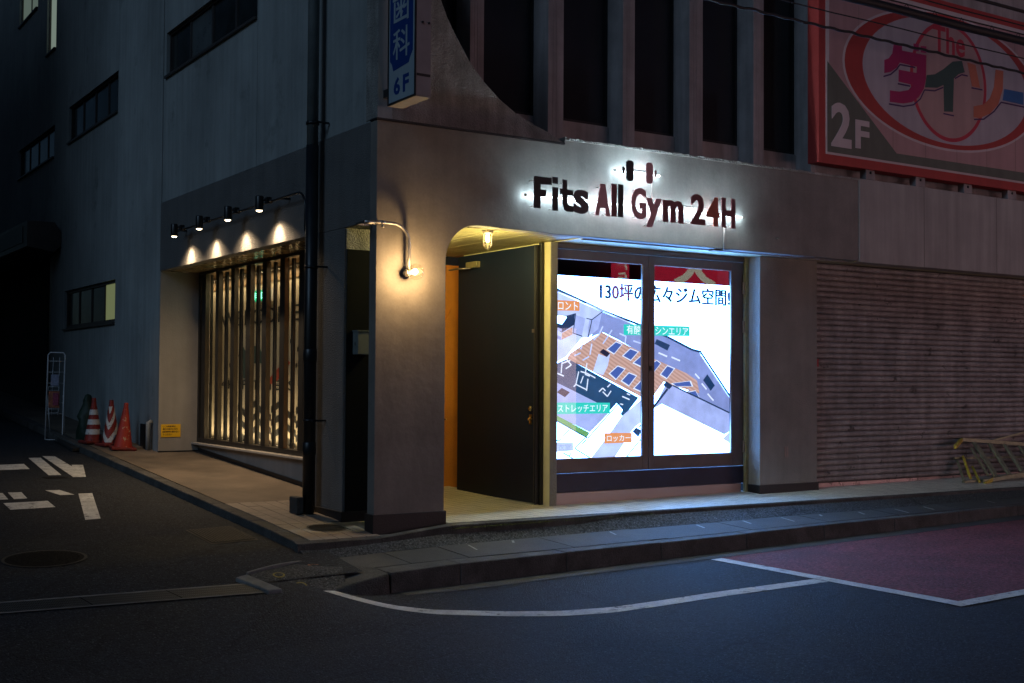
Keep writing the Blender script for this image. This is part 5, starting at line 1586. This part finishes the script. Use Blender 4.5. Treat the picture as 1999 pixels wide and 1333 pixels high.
# folded stepladders lying against the shutter
ld = thing('stepladder', 'folded alloy stepladder lying on its side against the shutter', 'ladder', (10.4, .3, .06))
def bar(mb, a, b, w, h=None):
    a, b = Vector(a), Vector(b); t = (b - a).normalized(); x = t.cross(Vector((0, 1, 0))).normalized(); y = t.cross(x); h = h or w
    P = [a - x * w - y * h, a + x * w - y * h, a + x * w + y * h, a - x * w + y * h]
    mb.hexa([tuple(p) for p in P] + [tuple(p + (b - a)) for p in P]); return mb
for x0, z0, x1, z1 in ((10.20, .60, 10.22, .16), (10.56, .58, 10.53, .17), (10.92, .55, 10.85, .20), (11.3, .52, 11.17, .22)):
    bar(MB(), (x0, .49, z0 - .05), (x1, .22, z1 + .02), .022, .012).build('rear_rung', LADDER, ld)
bar(MB(), (9.80, .47, .665), (12.2, .47, .50), .028, .014).build('rail', LADDER, ld, bevel=.004)
bar(MB(), (9.74, .08, .085), (12.2, .08, .27), .028, .014).build('rail', LADDER, ld, bevel=.004)
for x0, z0, x1, z1 in ((10.025, .62, 10.065, .14), (10.386, .60, 10.383, .158), (10.755, .573, 10.692, .182), (11.125, .535, 11.0, .207), (11.5, .51, 11.35, .23)):
    bar(MB(), (x0, .44, z0), (x1, .10, z1), .038, .014).build('rung', LADDER, ld, bevel=.003)
bar(MB(), (9.78, .47, .66), (9.30, .22, .58), .026, .02).build('foot', LADDERY, ld, bevel=.004)
bar(MB(), (9.98, .09, .11), (9.74, .06, .052), .026, .02).build('foot', LADDERY, ld, bevel=.004)
bar(MB(), (9.9, .40, .55), (9.92, .12, .16), .016, .012).build('spreader', LADDER, ld)
l2_ = thing('stepladder', 'smaller yellow step frame lying folded inside the alloy ladder', 'ladder', (9.6, .25, .06))
bar(MB(), (9.648, .44, .36), (9.337, .10, .10), .022, .016).build('step', LADDER, l2_, bevel=.003)
bar(MB(), (9.782, .44, .41), (9.475, .10, .15), .032, .016).build('step', LADDERY, l2_, bevel=.003)
bar(MB(), (9.965, .42, .26), (9.668, .09, .085), .024, .016).build('step', LADDERY, l2_, bevel=.003)
bar(MB(), (9.60, .46, .40), (11.6, .50, .36), .014, .012).build('rail', LADDER, l2_)
bar(MB(), (9.34, .13, .09), (11.6, .20, .12), .014, .012).build('rail', LADDER, l2_)
bar(MB(), (10.45, .50, .62), (12.2, .52, .86), .014, .012).build('brace', LADDER, l2_)

# overhead cables along the main road
def cable(label, z, r, sag, twist=0, y=-2.5):
    mb = MB(); P = []
    for i in range(121):
        t = i / 120; x = -22 + 62 * t
        P.append((x, y + (.012 * math.sin(x * 21) if twist else 0), z + sag * ((x - 5) / 30) ** 2 + (.012 * math.cos(x * 21) if twist else .004 * math.sin(x * 3))))
    if twist:
        P = []
        for i in range(900):
            x = -22 + 62 * i / 900
            P.append((x, y + .005 * math.sin(x * 23), z + sag * ((x - 5) / 30) ** 2 + .005 * math.cos(x * 23) + (.004 if int(x * 5.3) % 7 == 0 else 0)))
    mb.tube(P, r, 6 if twist else 8)
    return tag(mb.build('overhead_cable', CABLE), label, 'cable', 'cables strung along the road')
cable('lowest twisted overhead cable crossing the billboard', 5.035, .014, .25, 1)
cable('thin single wire just above the lowest twisted cable', 5.20, .007, .2)
ck = cable('thickest black overhead cable crossing the top of the billboard', 5.395, .048, .2)
cable('thin wire immediately above the thickest black cable', 5.475, .008, .2)
cable('second thin wire above the thickest black cable', 5.575, .008, .2)
cable('topmost dark cable at the upper corner of the billboard', 5.74, .020, .2)
mb = MB()
for i in range(80):
    x = -10 + .48 * i + random.uniform(-.05, .05)
    z = 5.395 + .2 * ((x - 5) / 30) ** 2
    mb.tube([(x - .035, -2.5, z + .045), (x, -2.5, z + .092), (x + .04, -2.5, z + .045)], .004, 5)
mb.build('hanger_clips', CABLE, ck, kind='stuff')

# ================================================================== ACROSS THE STREET (red banners mirrored in the shop glass, the rest unseen)
op = thing('shop_across_the_street', 'shop across the main road with a mirrored red banner and unseen pink fill panels', 'building', (12, -14.5, 0))
MB().box(-30, 45, -24, -14.6, -.6, 10).build('wall', WALLDARK, op)
MB().box(7, 24, -14.58, -14.3, 3.0, 3.35).build('canopy', WALLDARK, op)
sgn = MB().box(16.35, 19.10, -14.12, -14.0, 4.15, 5.3).build('banner', REDBANNER, op)
mb = MB(); oY = lambda u, v, d: (-u, -13.998 + d, v)
text_mb(mb, '大', oY, (-18.6, 4.2, -17.0, 5.2), .004, .05); mb.build('lettering', CREAMLIT, sgn)
nbn = MB().box(14.88, 15.42, -14.12, -14.0, 3.75, 5.4).build('vertical_banner', REDBANNER, op)
mb = MB(); text_mb(mb, '屋', oY, (-15.36, 4.52, -14.96, 4.86), .004, .03); text_mb(mb, 'ら', oY, (-15.36, 4.12, -14.96, 4.46), .004, .03); mb.build('lettering', CREAMLIT, nbn)
for a in (4.4, 6.9, 9.4, 11.6, 20.6, 23.1, 25.6, 28.1):
    MB().box(a, a + 2.4, -14.575, -14.5, -.1, 2.9).build('fill_panel', PINKFILL, op)  # unseen glowing panels added to throw pink light on the facade
tag(MB().box(-28, -13, 6, 60, -.6, 19).build('shade_block', WALLDARK), 'unseen dark block added across the side street to shade the far wall', 'building')  # unseen block, sized and placed to shade the far side wall
